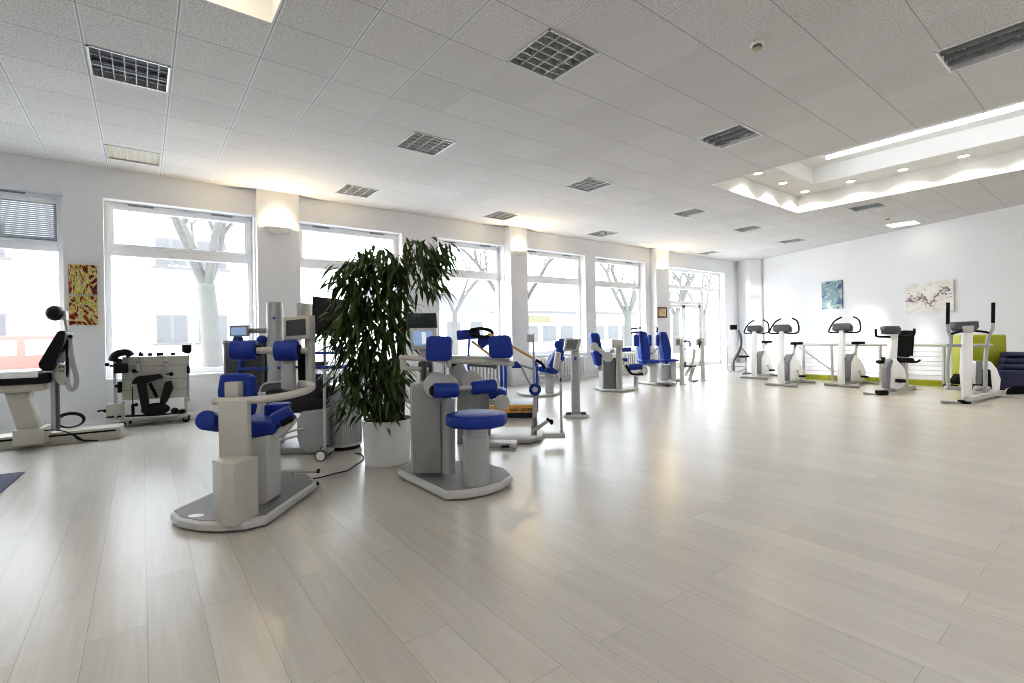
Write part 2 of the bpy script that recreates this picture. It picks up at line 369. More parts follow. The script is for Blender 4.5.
# recess in the ceiling
H1, H2, ST = .34, .30, .70
mb = MB(); z1 = ZC + H1
def ring(mb, x0, x1, y0, y1, za, zb):
    for a, b in (((x0, y0), (x1, y0)), ((x1, y0), (x1, y1)), ((x1, y1), (x0, y1)), ((x0, y1), (x0, y0))):
        mb.quad((a[0], a[1], za), (b[0], b[1], za), (b[0], b[1], zb), (a[0], a[1], zb))
ring(mb, RX0, RX1, RY0, RY1, ZC, z1)
ix0, ix1, iy0, iy1 = RX0 + ST, RX1 - ST, RY0 + .57, RY1 - .57
ring(mb, ix0, ix1, iy0, iy1, z1, z1 + H2)
for a, b, c, d in ((RX0, RX1, RY0, iy0), (RX0, RX1, iy1, RY1), (RX0, ix0, iy0, iy1), (ix1, RX1, iy0, iy1)):
    mb.quad((a, c, z1), (b, c, z1), (b, d, z1), (a, d, z1))
mb.quad((ix0, iy0, z1 + H2), (ix1, iy0, z1 + H2), (ix1, iy1, z1 + H2), (ix0, iy1, z1 + H2))
RECW = pm('recess_paint', (.84, .84, .83), .8, var=.01)
struct('ceiling_recess', mb, RECW)
mb = MB(); ring(mb, TX0, TX1, TY0, TY1, ZC, ZC + .3); mb.quad((TX0, TY0, ZC + .3), (TX1, TY0, ZC + .3), (TX1, TY1, ZC + .3), (TX0, TY1, ZC + .3))
struct('ceiling_light_shaft', mb, RECW)
def lamp(name, typ, loc, energy, col=(1, 1, 1), rot=(0, 0, 0), **k):
    l = bpy.data.lights.new(name, typ); l.energy = energy; l.color = col
    for a, b in k.items(): setattr(l, a, b)
    o = bpy.data.objects.new(name, l); COL.objects.link(o); o.location = loc; o.rotation_euler = rot; return o
# ------------------------------------------------------------------ ceiling fittings
GLOWP = pm('lamp_opal_lit', (.95, .95, .92), .5, emit=4, ecol=(1, .96, .88), var=.01)
SPOTG = pm('spot_lens_lit', (1, .97, .9), .4, emit=25, ecol=(1, .93, .8), var=.01)
TUBEG = pm('cove_tube_lit', (1, 1, 1), .4, emit=9, ecol=(.95, .98, 1), var=.01)
HOUS = pm('reflector_housing', (.44, .44, .43), .45, .3, var=.05)
HOUSD = pm('dark_housing', (.06, .065, .08), .35, .4, var=.2)
HOUSB = pm('cream_diffuser', (.56, .52, .42), .5, var=.06)
LOUV = pm('louvre_aluminium', (.62, .62, .61), .35, .5, var=.03)
def luminaire(x, y, k, label, group):
    t = thing('ceiling_light', label, 'ceiling light', (x, y, ZC), 0, group); h = .285
    f = MB()
    for a, b, c, d in ((-h, h, -h, -h + .015), (-h, h, h - .015, h), (-h, -h + .015, -h, h), (h - .015, h, -h, h)): f.bb((a, c, -.008), (b, d, .09))
    put('frame', f, LOUV if k != 'd' else FRAME, t)
    hm = MB(); zb = .095 if k not in ('b', 'lit') else .012
    hm.bb((-h + .002, -h + .002, zb), (h - .002, h - .002, zb + .02))
    put('housing' if k not in ('b', 'lit') else 'diffuser', hm, {'a': HOUSD, 'b': HOUSB, 'c': HOUS, 'd': HOUS, 'lit': GLOWP}[k], t)
    l = MB()
    nx, ny, hh = {'a': (7, 4, .02), 'b': (8, 1, .012), 'c': (4, 6, .06), 'd': (4, 0, .075), 'lit': (1, 1, .0)}[k]
    for i in range(1, nx): a = -h + 2 * h * i / nx; l.bb((a - .004, -h + .01, 0), (a + .004, h - .01, hh))
    for i in range(1, ny): a = -h + 2 * h * i / ny; l.bb((-h + .01, a - .004, 0), (h - .01, a + .004, hh))
    if k == 'd':
        for i in range(1, 14):
            a = -h + 2 * h * i / 14; l.box((0, a, .055), (2 * h - .03, .003, .04), 0, Matrix.Rotation(.5, 3, 'X'))
    if k != 'lit': put('louvre', l, LOUV if k in 'cb' else (SILV if k == 'd' else pm('louvre_grey', (.3, .3, .31), .4, .3)), t)
    else: l.bm.free()
    return t
LL = {0: 'dark louvred square ceiling light beyond the glowing ceiling opening at left', 1: 'cream louvred ceiling light near the wall above the two red paintings',
      2: 'largest silver honeycomb ceiling light, front one at the top of the room', 3: 'silver honeycomb ceiling light in the second row, above the potted plant',
      4: 'silver honeycomb ceiling light beside the first pillar lamp', 5: 'small silver honeycomb ceiling light beside the second pillar lamp',
      6: 'silver honeycomb ceiling light in the middle of the ceiling, left of the bladed one', 7: 'tiny silver honeycomb ceiling light above the sixth window near third pillar',
      8: 'grey bladed ceiling light nearest the corner of the ceiling recess', 9: 'grey ceiling light left of the recess, in front of the entrance row',
      10: 'small grey ceiling light beyond the recess, left one of its far pair', 11: 'small grey ceiling light right before the glazed entrance',
      12: 'small grey ceiling light beside the right wall at far corner', 13: 'grey bladed ceiling light between the recess and the right wall',
      14: 'dark bladed ceiling light cut off by the right picture edge', 15: 'lit white square ceiling panel close to the right wall'}
for i, (cx, cy, k) in enumerate(LIGHTS):
    kk = 'c' if i == 2 else k
    luminaire(GX + cx * T, GY + cy * T, kk, LL[i], 'square lights in the tiled ceiling')
def detector(x, y, label):
    t = thing('smoke_detector', label, 'smoke detector', (x, y, ZC), 0, 'smoke detectors')
    put('base', MB().lathe((0, 0, 0), [(.052, 0), (.052, -.018), (.045, -.022)]), WHITE, t)
    put('head', MB().lathe((0, 0, 0), [(.036, -.02), (.036, -.05), (.026, -.06)]), pm('detector_beige', (.5, .44, .34), .5), t)
    put('ring', MB().lathe((0, 0, 0), [(.038, -.034), (.038, -.042)]), BLACK, t)
detector(4.197, 1.956, 'white round smoke detector on the tiles in front of the recess')
detector(13.30, 3.40, 'small smoke detector next to the lit ceiling panel by the right wall')
# recessed spots
def spot(x, y, label):
    t = thing('recessed_spotlight', label, 'spotlight', (x, y, ZC + H1), 0, 'round spotlights in the ceiling recess')
    put('trim_ring', MB().lathe((0, 0, 0), [(.085, -.001), (.085, -.012), (.066, -.014), (.066, -.004)]), WHITE, t)
    put('lens', MB().lathe((0, 0, 0), [(.066, -.004), (.06, -.009), (.01, -.01)]), SPOTG, t)
    l = lamp('spot_beam', 'SPOT', (x, y, ZC + H1 - .02), 70, (1, .9, .72), spot_size=2.3, spot_blend=.3, shadow_soft_size=.04)
sp = [(10.73, 4.10 - .795 * i, 'far') for i in range(6)] + [(9.74 - .99 * i, 4.10, 'left') for i in range(2)]
ORD = ['first', 'second', 'third', 'fourth', 'fifth', 'sixth']
for i, (x, y, s) in enumerate(sp):
    if s == 'far': spot(x, y, 'round spotlight on the long far ledge of the ceiling recess, %s from its corner' % ORD[i])
    else: spot(x, y, 'round spotlight on the short left ledge of the ceiling recess, %s from the corner' % ORD[i - 6])
t = thing('strip_light', 'long bright white strip light inside the ceiling recess', 'strip light', (9.72, 1.1, ZC + H1 + H2))
put('housing', MB().bb((-.06, -2.05, -.03), (.06, 2.27, 0)), WHITE, t)
put('tube', MB().cyl((0, -2.0, -.055), (0, 2.25, -.055), .036), TUBEG, t)
t = thing('light_panel', 'warm glowing light panel in the ceiling opening at the top left', 'ceiling light', ((TX0 + TX1) / 2, (TY0 + TY1) / 2, ZC + .3))
put('diffuser', MB().bb((-.9, -.3, -.03), (.9, .3, -.015)), pm('warm_opal', (1, .93, .75), .5, emit=4.5, ecol=(1, .88, .6)), t)
put('frame', MB().bb((-.93, -.33, -.015), (.93, .33, 0)), WHITE, t)

# ------------------------------------------------------------------ pillar lamps
SCW = pm('plaster_bowl', (.82, .8, .74), .7, emit=.0, var=.02)
def sconce(x, y, z, label):
    t = thing('wall_lamp', label, 'wall lamp', (x, y, z), 0, 'half-bowl lamps on the pillars')
    m = MB(); n = 18; prof = [(.0, -.085), (.07, -.08), (.14, -.055), (.19, -.02), (.215, .01)]
    vs = [(r * cos(pi + pi * k / n), r * sin(pi + pi * k / n) * .75, zz) for r, zz in prof for k in range(n + 1)]
    m._add(vs, [(i * (n + 1) + k, i * (n + 1) + k + 1, (i + 1) * (n + 1) + k + 1, (i + 1) * (n + 1) + k) for i in range(len(prof) - 1) for k in range(n)])
    o = put('bowl', m, SCW, t, smooth=True); sd = o.modifiers.new('s', 'SOLIDIFY'); sd.thickness = .008
    put('bracket', MB().bb((-.05, -.012, -.06), (.05, -.001, .03)), WHITE, t)
    put('bulb', MB().ball((0, -.07, .0), .03), pm('bulb_lit', (1, .9, .7), .4, emit=30, ecol=(1, .8, .5)), t)
    lamp('lamp_glow', 'POINT', (x, y - .075, z + .05), 62, (1, .74, .40), shadow_soft_size=.04)
sconce(1.83, 8.744, 3.03, 'cream half-bowl lamp glowing on the first pillar from the left')
sconce(6.897, 8.649, 3.07, 'half-bowl lamp glowing on the middle pillar behind the machines')
sconce(12.40, 8.679, 3.03, 'half-bowl lamp glowing on the far pillar beside the entrance')

# ------------------------------------------------------------------ pictures
def art_mat(name, cols, scale, dist, off, stretch=(1, 1, 1)):
    m = bpy.data.materials.new(name); m.use_nodes = True; nt = m.node_tree; b = nt.nodes['Principled BSDF']; N = nt.nodes.new; L = nt.links.new
    tc = N('ShaderNodeTexCoord'); mp = N('ShaderNodeMapping'); mp.inputs['Location'].default_value = off; mp.inputs['Scale'].default_value = stretch
    nz = N('ShaderNodeTexNoise'); nz.inputs['Scale'].default_value = scale; nz.inputs['Detail'].default_value = 4; nz.inputs['Distortion'].default_value = dist; nz.inputs['Roughness'].default_value = .6
    cr = N('ShaderNodeValToRGB'); e = cr.color_ramp.elements
    e[0].position = cols[0][0]; e[0].color = (*cols[0][1], 1); e[1].position = cols[-1][0]; e[1].color = (*cols[-1][1], 1)
    for p, c in cols[1:-1]: k = e.new(p); k.color = (*c, 1)
    L(tc.outputs['Object'], mp.inputs['Vector']); L(mp.outputs['Vector'], nz.inputs['Vector']); L(nz.outputs['Fac'], cr.inputs['Fac']); L(cr.outputs['Color'], b.inputs['Base Color'])
    b.inputs['Roughness'].default_value = .5; return m
SW = [(.32, (.08, .005, .012)), (.41, (.25, .015, .02)), (.435, (.62, .48, .06)), (.47, (.74, .70, .30)), (.495, (.22, .28, .02)), (.52, (.80, .76, .58)), (.55, (.48, .34, .04)), (.575, (.40, .06, .02)), (.66, (.08, .008, .015))]
def painting(name, label, x0, x1, z0, z1, m):
    t = thing(name, label, 'painting', ((x0 + x1) / 2, WY, (z0 + z1) / 2), 0, 'pair of swirl paintings'); hx, hz = (x1 - x0) / 2, (z1 - z0) / 2
    put('canvas', MB().bb((-hx, -.03, -hz), (hx, .0, hz)), m, t)
painting('painting', 'upper red and yellow swirl painting between the two left windows', -.785, -.49, 1.863, 2.265, art_mat('swirl_upper', SW, 5.5, 2.2, (0, 0, 0), (1, 1, .45)))
painting('painting', 'lower dark red and green swirl painting between the two left windows', -.785, -.49, 1.435, 1.835, art_mat('swirl_lower', SW, 5.0, 2.6, (3, 1, 2), (1, 1, .6)))
WD = V((rwx(8) - rwx(2), 6, 0)).normalized(); WRZ = atan2(WD.y, WD.x)
def wallart(label, ya, yb, z0, z1, m):
    c = V(((rwx(ya) + rwx(yb)) / 2, (ya + yb) / 2, (z0 + z1) / 2)); w = hypot(rwx(ya) - rwx(yb), ya - yb) / 2; h = (z1 - z0) / 2
    t = thing('painting', label, 'painting', c, WRZ)
    put('canvas', MB().bb((-w, .002, -h), (w, .035, h)), m, t)
wallart('blue and green abstract painting on the right wall', 5.80, 5.17, 1.755, 2.58, art_mat('blue_abstract', [(.34, (.03, .05, .13)), (.42, (.09, .15, .26)), (.47, (.26, .34, .36)), (.52, (.10, .22, .22)), (.57, (.50, .56, .52)), (.66, (.08, .13, .22))], 3.2, 1.5, (1, 0, 5)))
def blossom():
    m = art_mat('blossom_ground', [(.35, (.62, .6, .56)), (.5, (.8, .79, .76)), (.65, (.68, .62, .56))], 2.5, .6, (0, 0, 0), (1, 1, 2)); return m
c = V(((rwx(3.54) + rwx(2.56)) / 2, 3.05, 1.885)); t = thing('painting', 'wide pale painting of a dark blossom branch on the right wall', 'painting', c, WRZ)
w_ = hypot(rwx(3.54) - rwx(2.56), .98) / 2
put('canvas', MB().bb((-w_, .002, -.375), (w_, .035, .375)), blossom(), t)
m = MB(); rr = random.Random(4)
pts = [(.5, -.0), (.3, -.08), (.12, .06), (-.02, -.16), (-.14, .0), (-.3, .16), (-.47, .12)]
m.tube([(x, .037, z) for x, z in pts], .006, 5, 5)
put('painted_branch', m, pm('branch_paint', (.12, .08, .1), .6), t)
m = MB()
for _ in range(120):
    u = rr.random(); i = min(int(u * 6), 5); f = u * 6 - i; x = pts[i][0] * (1 - f) + pts[i + 1][0] * f; z = pts[i][1] * (1 - f) + pts[i + 1][1] * f
    m.ball((x + rr.gauss(0, .03), .036, z + rr.gauss(0, .06)), (.026 * rr.uniform(.5, 1.2), .003, .018 * rr.uniform(.5, 1.2)), 6)
put('painted_blossoms', m, pm('blossom_paint', (.33, .24, .27), .6, var=.5, scale=20), t)
t = thing('picture', 'small square brown framed picture on the far pillar', 'picture', (12.335, 8.68, 1.75))
f = MB()
for a, b, c_, d in ((-.23, .23, -.16, -.115), (-.23, .23, .115, .16), (-.23, -.185, -.16, .16), (.185, .23, -.16, .16)): f.bb((a, -.03, c_), (b, -.002, d), .004)
put('frame', f, pm('brown_frame', (.16, .085, .04), .5), t)
put('canvas', MB().bb((-.19, -.018, -.12), (.19, -.003, .12)), art_mat('tan_picture', [(.4, (.42, .26, .12)), (.52, (.72, .6, .42)), (.62, (.5, .3, .15))], 7, .8, (0, 0, 0)), t)

# ------------------------------------------------------------------ radiators
def radiator(x0, x1, label):
    t = thing('radiator', label, 'radiator', ((x0 + x1) / 2, WY - .07, 0), 0, 'ribbed radiators under the windows'); h = (x1 - x0) / 2
    m = MB(); n = int((x1 - x0) / .092)
    for i in range(n):
        a = -h + 2 * h * i / n; m.bb((a + .01, -.06, .12), (a + .062, .03, .61), .012, 1)
    m.bb((-h, -.02, .15), (h, .02, .19)); m.bb((-h, -.02, .54), (h, .02, .58))
    put('fins', m, WHITE, t); put('gap_shade', MB().bb((-h, .032, .13), (h, .045, .6)), MGREY, t)  # grey sheet stands in for the shade in the gaps between fins
    for s in (-h + .15, h - .15):
        put('bracket', MB().bb((s - .02, -.02, 0), (s + .02, .03, .16)), WHITE, t)
    put('valve', MB().cyl((h - .02, 0, .56), (h + .06, 0, .56), .02).cyl((h + .03, 0, .56), (h + .03, -.06, .56), .022), WHITE, t)
radiator(2.35, 3.95, 'white ribbed radiator behind the plant')
radiator(5.0, 6.5, 'white ribbed radiator behind the treadmill, left of the middle pillar')
radiator(7.45, 9.15, 'white ribbed radiator right of the middle pillar')
radiator(9.85, 11.7, 'white ribbed radiator below the sixth window')
# blind in the first upper light
t = thing('venetian_blind', 'grey slatted blind in the upper pane of leftmost window', 'blind', (-1.9, WY + .155, 3.12))
m = MB()
for i in range(19): m.box((0, 0, -.03 - i * .027), (1.98, .03, .0015), 0, Matrix.Rotation(1.1, 3, 'X'))
put('slats', m, pm('blind_slat', (.30, .315, .335), .5), t)
put('head_rail', MB().bb((-.99, -.015, -.015), (.99, .015, .012)), WHITE, t)
put('bottom_rail', MB().bb((-.99, -.012, -.555), (.99, .012, -.54)), WHITE, t)

# ------------------------------------------------------------------ outside
struct('ground_outside', MB().quad((-60, WY + WT, -.35), (140, WY + WT, -.35), (140, 120, -.35), (-60, 120, -.35)), pm('pale_asphalt', (.5, .5, .5), .9))
FAC = pm('white_render', (.85, .85, .86), .85, var=.02); GLZ = pm('dull_window_glass', (.13, .132, .138), .9, var=.1, spec=.0); ROOFG = pm('grey_roof', (.125, .125, .13), .9, spec=.1)
def house(label, X0, X1, Y, H, rows, xsw, ww, wh, roof=0):
    t = thing('street_building', label, 'building', ((X0 + X1) / 2, Y, -.35)); h = (X1 - X0) / 2
    put('wall', MB().bb((-h, 0, 0), (h, 8, H)), FAC, t)
    r = MB()
    if roof: r.prism([(-h - .4, -.5, H), (-h - .4, 8.5, H), (-h - .4, 4, H + roof)], (2 * h + .8, 0, 0))
    else: r.bb((-h - .2, -.3, H), (h + .2, 8.2, H + .35))
    put('roof', r, ROOFG, t)
    for z in rows:
        for x in xsw:
            f = put('window', MB().bb((x - ww / 2, -.05, z), (x + ww / 2, .02, z + wh)), pm('outer_frame', (.16, .16, .16), .8, spec=.1), t)
            m = MB()
            for k in (-1, 1): m.bb((x + k * ww / 4 - ww / 4 + .06, -.06, z + .08), (x + k * ww / 4 + ww / 4 - .06, -.04, z + wh - .08))
            put('pane', m, GLZ, f)
            put('sill', MB().bb((x - ww / 2 - .15, -.2, z - .12), (x + ww / 2 + .15, 0, z - .02)), pm('outer_sill', (.14, .14, .14), .8, spec=.1), f)
house('white apartment block seen through the two left windows', -8.6, 7.6, 27, 13, (1.4, 4.9, 8.2), (-6.1, -4.3, 1.6, 3.2, 5.4), 1.2, 1.3)
house('unseen white block added farther left to keep low sun off the left windows', -72, -37, 27, 15, (1.4, 4.9, 8.2), (-12, -6, 0, 6, 12), 1.5, 1.5)  # added out of view to stop the low sun before the left windows
house('pale house with pitched roof seen left of the middle pillar', 15.5, 26.5, 38, 3.6, (1.3,), (-3.5, -1, 1.5, 4), 1.4, 1.4, 2.0)
house('long flat-roofed shop with yellow sign seen right of the middle pillar', 31.5, 61.5, 45, 3.9, (.5,), (-12, -9, -6, -3, 0, 3, 6, 9, 12), 2.2, 1.9)
sg = bpy.data.objects[[o.name for o in bpy.data.objects if o.name.startswith('street_building')][-1]]
put('sign', MB().bb((-14.5, -.35, 2.75), (-6, -.1, 3.6)), pm('yellow_sign', (.165, .158, .095), .8, spec=.1), sg)
BARK = pm('grey_bark', (.10, .097, .09), .9, var=.25, scale=3, bump=.4)
def tree(label, x, y, h, r, seed, levels=4, lean=(0, 0), fork=.5, group='bare trees outside'):
    rr = random.Random(seed); m = MB()
    def grow(p, d, L, r0, lv):
        n = 4; pts = [p]
        for i in range(n):
            d = (d + V((rr.gauss(0, .09), rr.gauss(0, .09), rr.gauss(.03, .05)))).normalized(); pts.append(pts[-1] + d * L / n)
        m.tube(pts, (r0, r0 * .62), 8 if lv > 2 else 4, 0, False)
        if lv <= 0: return
        k = 3 if lv > 1 else 4
        for i in range(k):
            a = rr.random() * 2 * pi; s = rr.uniform(.45, .85)
            nd = (d + V((cos(a) * s, sin(a) * s, rr.uniform(-.1, .3)))).normalized()
            q = pts[-1] if i < 2 else pts[rr.choice((2, 3))]
            grow(q, nd, L * rr.uniform(.6, .8), r0 * (.6 if i < 2 else .4), lv - 1)
    t = thing('bare_tree', label, 'tree', (x, y, -.35), 0, group)
    m.tube([(0, 0, 0), (lean[0] * .3, lean[1] * .3, h * fork * .5), (lean[0], lean[1], h * fork)], (r * 1.25, r), 10, 4, False)
    m.ball((lean[0], lean[1], h * fork), (r * 1.02, r * 1.02, r * 1.3))
    put('trunk', m, BARK, t); m = MB()
    for i in range(4):
        a = i * pi / 2 + rr.random(); s = .55
        grow(V((lean[0], lean[1], h * fork - .05)), V((cos(a) * s, sin(a) * s * .6, 1)).normalized(), h * .33, r * .62, levels)
    put('branches', m, BARK, t)
p = at(213, 330, 14.0)
tree('large bare tree with forked trunk outside the second window', p.x, p.y, 6.6, .235, 11, 4, (-.15, 0), .46)
p = at(514, 330, 13.5); tree('bare tree with thin bent branches outside, behind the middle pillar', p.x, p.y, 5.6, .13, 5, 4, (0, 0), .36)
p = at(628, 330, 26); tree('bare tree outside the sixth window', p.x, p.y, 8, .2, 8, 4, (0, 0), .3)
p = at(676, 330, 33); tree('bare tree outside left of the entrance door', p.x, p.y, 8, .22, 21, 4, (0, 0), .3)
p = at(703, 330, 46); tree('bare tree seen straight through the entrance door', p.x, p.y, 10, .25, 31, 4, (0, 0), .25)
p = at(455, 330, 24); tree('slender bare tree outside the fourth window', p.x, p.y, 6.5, .13, 14, 3, (0, 0), .4)
# red van beyond the leftmost window
p = at(8, 366, 15.5); t = thing('van', 'red van parked outside the leftmost window', 'van', (p.x, p.y, -.35), 0)
RED = pm('red_car_paint', (.5, .09, .07), .35)
put('body', MB().prism([(-2.4, 0, .35), (2.2, 0, .35), (2.25, 0, .95), (1.7, 0, 1.1), (1.25, 0, 1.75), (-2.3, 0, 1.8), (-2.45, 0, 1.1)], (0, 1.7, 0), .05), RED, t)
for a, b in ((-2.15, -.95), (-.75, .2), (.4, 1.25)):
    put('window', MB().prism([(a, -.01, 1.12), (b + (.18 if b > 1 else 0), -.01, 1.12), (b - (.18 if b > 1 else 0), -.01, 1.62), (a, -.01, 1.62)], (0, .03, 0), .0), pm('van_glass', (.5, .56, .62), .1), t)
for a in (-1.5, 1.35):
    w2 = put('wheel', MB().cyl((a, -.02, .32), (a, .2, .32), .32, None, 24), BLACK, t); put('hub', MB().cyl((a, -.03, .32), (a, 0, .32), .18), SILV, w2)
# ------------------------------------------------------------------ helpers for the machines
def fbox(m, f, x0, y0, x1, y1, a, b, bev=.0, seg=2):
    p = f(x0, y0, a); q = f(x1, y1, a); return m.bb((p.x, a, q.z), (q.x, b, p.z), bev, seg)
def fpr(m, f, pts, a, b, bev=.0, seg=2):
    return m.prism([f(x, y, a) for x, y in pts], (0, b - a, 0), bev, seg)
def ftb(m, f, pts, r, sm=0, seg=10):
    return m.tube([f(*p) for p in pts], r, seg, sm)
def mach(name, label, cat, f, group=None): return thing(name, label, cat, f.o, f.rz, group)
def plate(f, pts, z0, z1, bev=.01):
    return MB().prism([V((*f.fl(x, y, z0).xy, z0)) for x, y in pts], (0, 0, z1 - z0), bev)
def shrink(f, pts, k, z):
    q = [f.fl(x, y).xy for x, y in pts]; c = sum(q, V((0, 0))) / len(q)
    return [V((*(c + (p - c) * k), z)) for p in q]

# ------------------------------------------------------------------ treatment bench at the left
_a, _b = onz(-40, 455), onz(121, 438.5)
f = Fr(60, 447, None, atan2(_b.y - _a.y, _b.x - _a.x))
t = mach('treatment_bench', 'cream treatment bench on a floor rail with raised black backrest and headrest', 'treatment bench', f)
A, B = f.fl(-40, 455), f.fl(121, 438.5); d = (B - A).normalized(); n = V((-d.y, d.x, 0))
m = MB(); m.prism([A, B, B + n * .30, A + n * .30], (0, 0, .15), .015); put('floor_rail', m, IVORY, t)
m = MB(); u = V((0, 0, .1)); m.prism([A - n * .004 + u, B - d * .05 - n * .004 + u, B - d * .05 - n * .004 + u + V((0, 0, .02)), A - n * .004 + u + V((0, 0, .02))], n * .01); put('rail_slot', m, BLACK, t)
put('carriage', fbox(MB(), f, 12, 431, 44, 444, -.03, .3, .01), IVORY, t)
put('column', fpr(MB(), f, [(3, 391), (26, 391), (42, 434), (18, 434)], .03, .24, .012), IVORY, t)
put('couch_frame', fbox(MB(), f, -45, 383, 44, 391, -.05, .42, .01), IVORY, t)
put('couch_cushion', fbox(MB(), f, -50, 377, 48, 383.5, -.1, .5, .02), BLACKV, t)
put('sheet', fbox(MB(), f, -50, 374.5, 38, 377.4, -.11, .5, .008), WHITE, t)
m = fbox(MB(), f, 50, 373, 56, 430, .05, .12, .006); put('support_post', m, SILV, t)
put('support_post', fbox(MB(), f, 56, 373, 59, 430, .06, .13, .004), DGREY, t)
m = fpr(MB(), f, [(50, 366), (57, 363), (66, 366), (66, 378), (62, 386), (57, 383), (50, 373)], .0, .16, .01); put('hinge_bracket', m, IVORY, t)
m = MB()
for q in ((60, 367), (63, 367), (60, 371), (63, 371)): m.cyl(f(*q, -.005), f(*q, .02), .008)
put('bolt', m, BLACK, t)
m = fpr(MB(), f, [(57, 331), (62, 330.5), (66, 332), (64, 342), (56, 362), (51, 371), (44, 371.5), (38.5, 368), (37.5, 363.5), (46, 350)], -.12, .28, .03, 3)
put('backrest', m, BLACKV, t)
m = MB(); m.ball(f(55, 313.3, .05), (.085, .12, .09)); put('headrest', m, BLACKV, t)
m = fpr(MB(), f, [(60, 310), (66, 311), (66.5, 320), (60, 319.5)], .02, .12, .006); ftb(m, f, [(65, 318, .07), (68, 336, .07), (67, 352, .07)], .016); put('headrest_arm', m, IVORY, t)
m = fbox(MB(), f, 65, 340, 69, 379, .0, .06, .01); m.ball(f(70.5, 336.5, .0), .022); put('backrest_post', m, BLACK, t)
m = MB(); pts = [f(*q) for q in ((69, 338, .02), (72, 360, .0), (76.5, 378, 0), (75, 388, 0), (70, 389, 0), (67.5, 380, 0), (68, 360, .02))]
m.bar(crom(pts, 5), .05, .004, (0, 1, 0)); put('strap', m, SILV, t)
m = MB()
for k in range(3):
    c0 = f(70.4, 420 + k * .4, .36 + .02 * k); m.tube([c0 + V(((.135 - .009 * k) * cos(a * pi / 12), 0, (.09 - .006 * k) * sin(a * pi / 12))) for a in range(25)], .008, 6)
put('coiled_hose', m, BLACK, t)
m = ftb(MB(), f, [(42, 431, -.02), (52, 430, .0), (62, 431, .0), (72, 434, -.02), (80, 440, -.03), (98, 440.5, -.03)], .007, 5, 6)
for k in range(26):
    a = k / 25; m.ball(f(72 + 18 * a, 434 + 6.5 * min(1, a * 1.6), -.03), .012, 6)
put('control_cable', m, BLACK, t)
# mat in the corner
f = Fr(10, 484); mt = thing('exercise_mat', 'dark blue grey mat lying flat at the left picture edge', 'mat', f.o, f.rz)
put('mat_body', plate(f, [(-60, 482), (25, 472.5), (-4, 497), (-80, 510)], .001, .012, .003), pm('mat_foam', (.075, .085, .13), .8, bump=.2), mt)

# ------------------------------------------------------------------ wheeled accessory rack
f = Fr(152, 425, None, -.16)
t = mach('accessory_rack', 'cream wheeled rack with black training attachments below the second window', 'rack', f)
m = fpr(MB(), f, [(122, 357), (188, 355.5), (188, 397), (122, 400.5)], 0, .05, .004); put('board', m, IVORY, t)
m = MB()
for y in (366.5, 379.8, 390.5): fpr(m, f, [(122, y), (188, y - 2), (188, y - 1.6), (122, y + .4)], -.002, .002)
put('board_groove', m, pm('groove_shadow', (.2, .195, .18), .7), t)
xa, xb = f(121.5, 420).x, f(187.8, 416).x
for a in (xa, xb - .038): put('leg', MB().bb((a, .0, .1), (a + .038, .045, .36), .004), IVORY, t)
put('bottom_shelf', MB().bb((xa - .02, -.03, .085), (xb + .01, .3, .125), .006), IVORY, t)
for a, b in ((xa + .01, .0), (xb - .02, .0), (xa + .03, .27), (xb - .04, .27)):
    w = put('caster', MB().cyl((a, b - .016, .043), (a, b + .016, .043), .043, None, 20, True, .006), BLACK, t)
    put('fork', MB().bb((a - .02, b - .022, .043), (a + .02, b + .022, .088)), MGREY, w)
put('side_post', fbox(MB(), f, 112.8, 357, 117, 420, -.02, .04, .004), SILV, t)
put('gear_box', fbox(MB(), f, 106, 404.5, 122, 415.5, -.06, .08, .006), IVORY, t)
m = ftb(MB(), f, [(106, 410, 0), (97.5, 411.3, -.05)], .011); m.ball(f(105, 411, -.02), .022); put('crank_handle', m, BLACK, t)
put('lower_bar', ftb(MB(), f, [(106.5, 417.0, .02), (187, 413.5, .02)], .014), BLACK, t)
put('side_pole', ftb(MB(), f, [(188.6, 354.4, 0), (188.6, 401, 0)], .011), SILV, t)
def att(label, mbs):
    g = thing('hanging_attachment', label, 'training attachment', f.o - f.n * .025, f.rz, 'black attachments on the rack')
    for nm, m_, mt_ in mbs: put(nm, m_, mt_, g)
m = fbox(MB(), f, 113.5, 363.5, 126.8, 373, -.13, -.004, .012); m.ball(f(119.5, 361, -.07), .04)
a = fbox(MB(), f, 110, 365, 120, 366.5, -.07, -.05); a.ball(f(107.6, 364.5, -.06), .026)
att('black padded clamp at the top left corner of the wheeled rack', [('clamp_pad', m, BLACKV), ('thumb_screw', a, BLACK), ('grip', ftb(MB(), f, [(113, 361, -.05), (115, 356, -.05), (120, 353, -.05), (128, 352.5, -.05), (131.5, 356, -.05)], .05, 4), BLACKV)])
m = fpr(MB(), f, [(136.5, 382), (145, 380), (149.5, 408), (142, 412)], -.14, -.05, .015); fpr(m, f, [(132.5, 381), (137, 376.5), (160, 374), (163, 378), (146, 383), (132, 384)], -.13, -.04, .01)
a = MB(); a.ball(f(156, 409, -.1), (.17, .07, .09)); fpr(a, f, [(165, 382), (171, 380.5), (173, 388), (167, 402), (160, 408), (160, 400)], -.14, -.05, .012)
att('large black V-shaped leg cradle hanging in the middle of the wheeled rack', [('left_shell', m, BLACKV), ('foot_shell', a, BLACKV), ('screw', ftb(MB(), f, [(150, 383, -.08), (155, 392, -.08), (157, 397, -.06)], .02), BLACK)])
m = MB(); m.ball(f(175, 410.5, -.12), (.05, .05, .045)); m.ball(f(182.5, 411, -.13), (.045, .045, .035)); att('two small black grips lying at the right end of the lower bar', [('grip', m, BLACKV)])
m = fbox(MB(), f, 182, 344.8, 191.5, 352, -.05, .06, .01); fpr(m, f, [(183, 352), (191, 352), (189.8, 353.7), (186.2, 353.7)], -.03, .04)
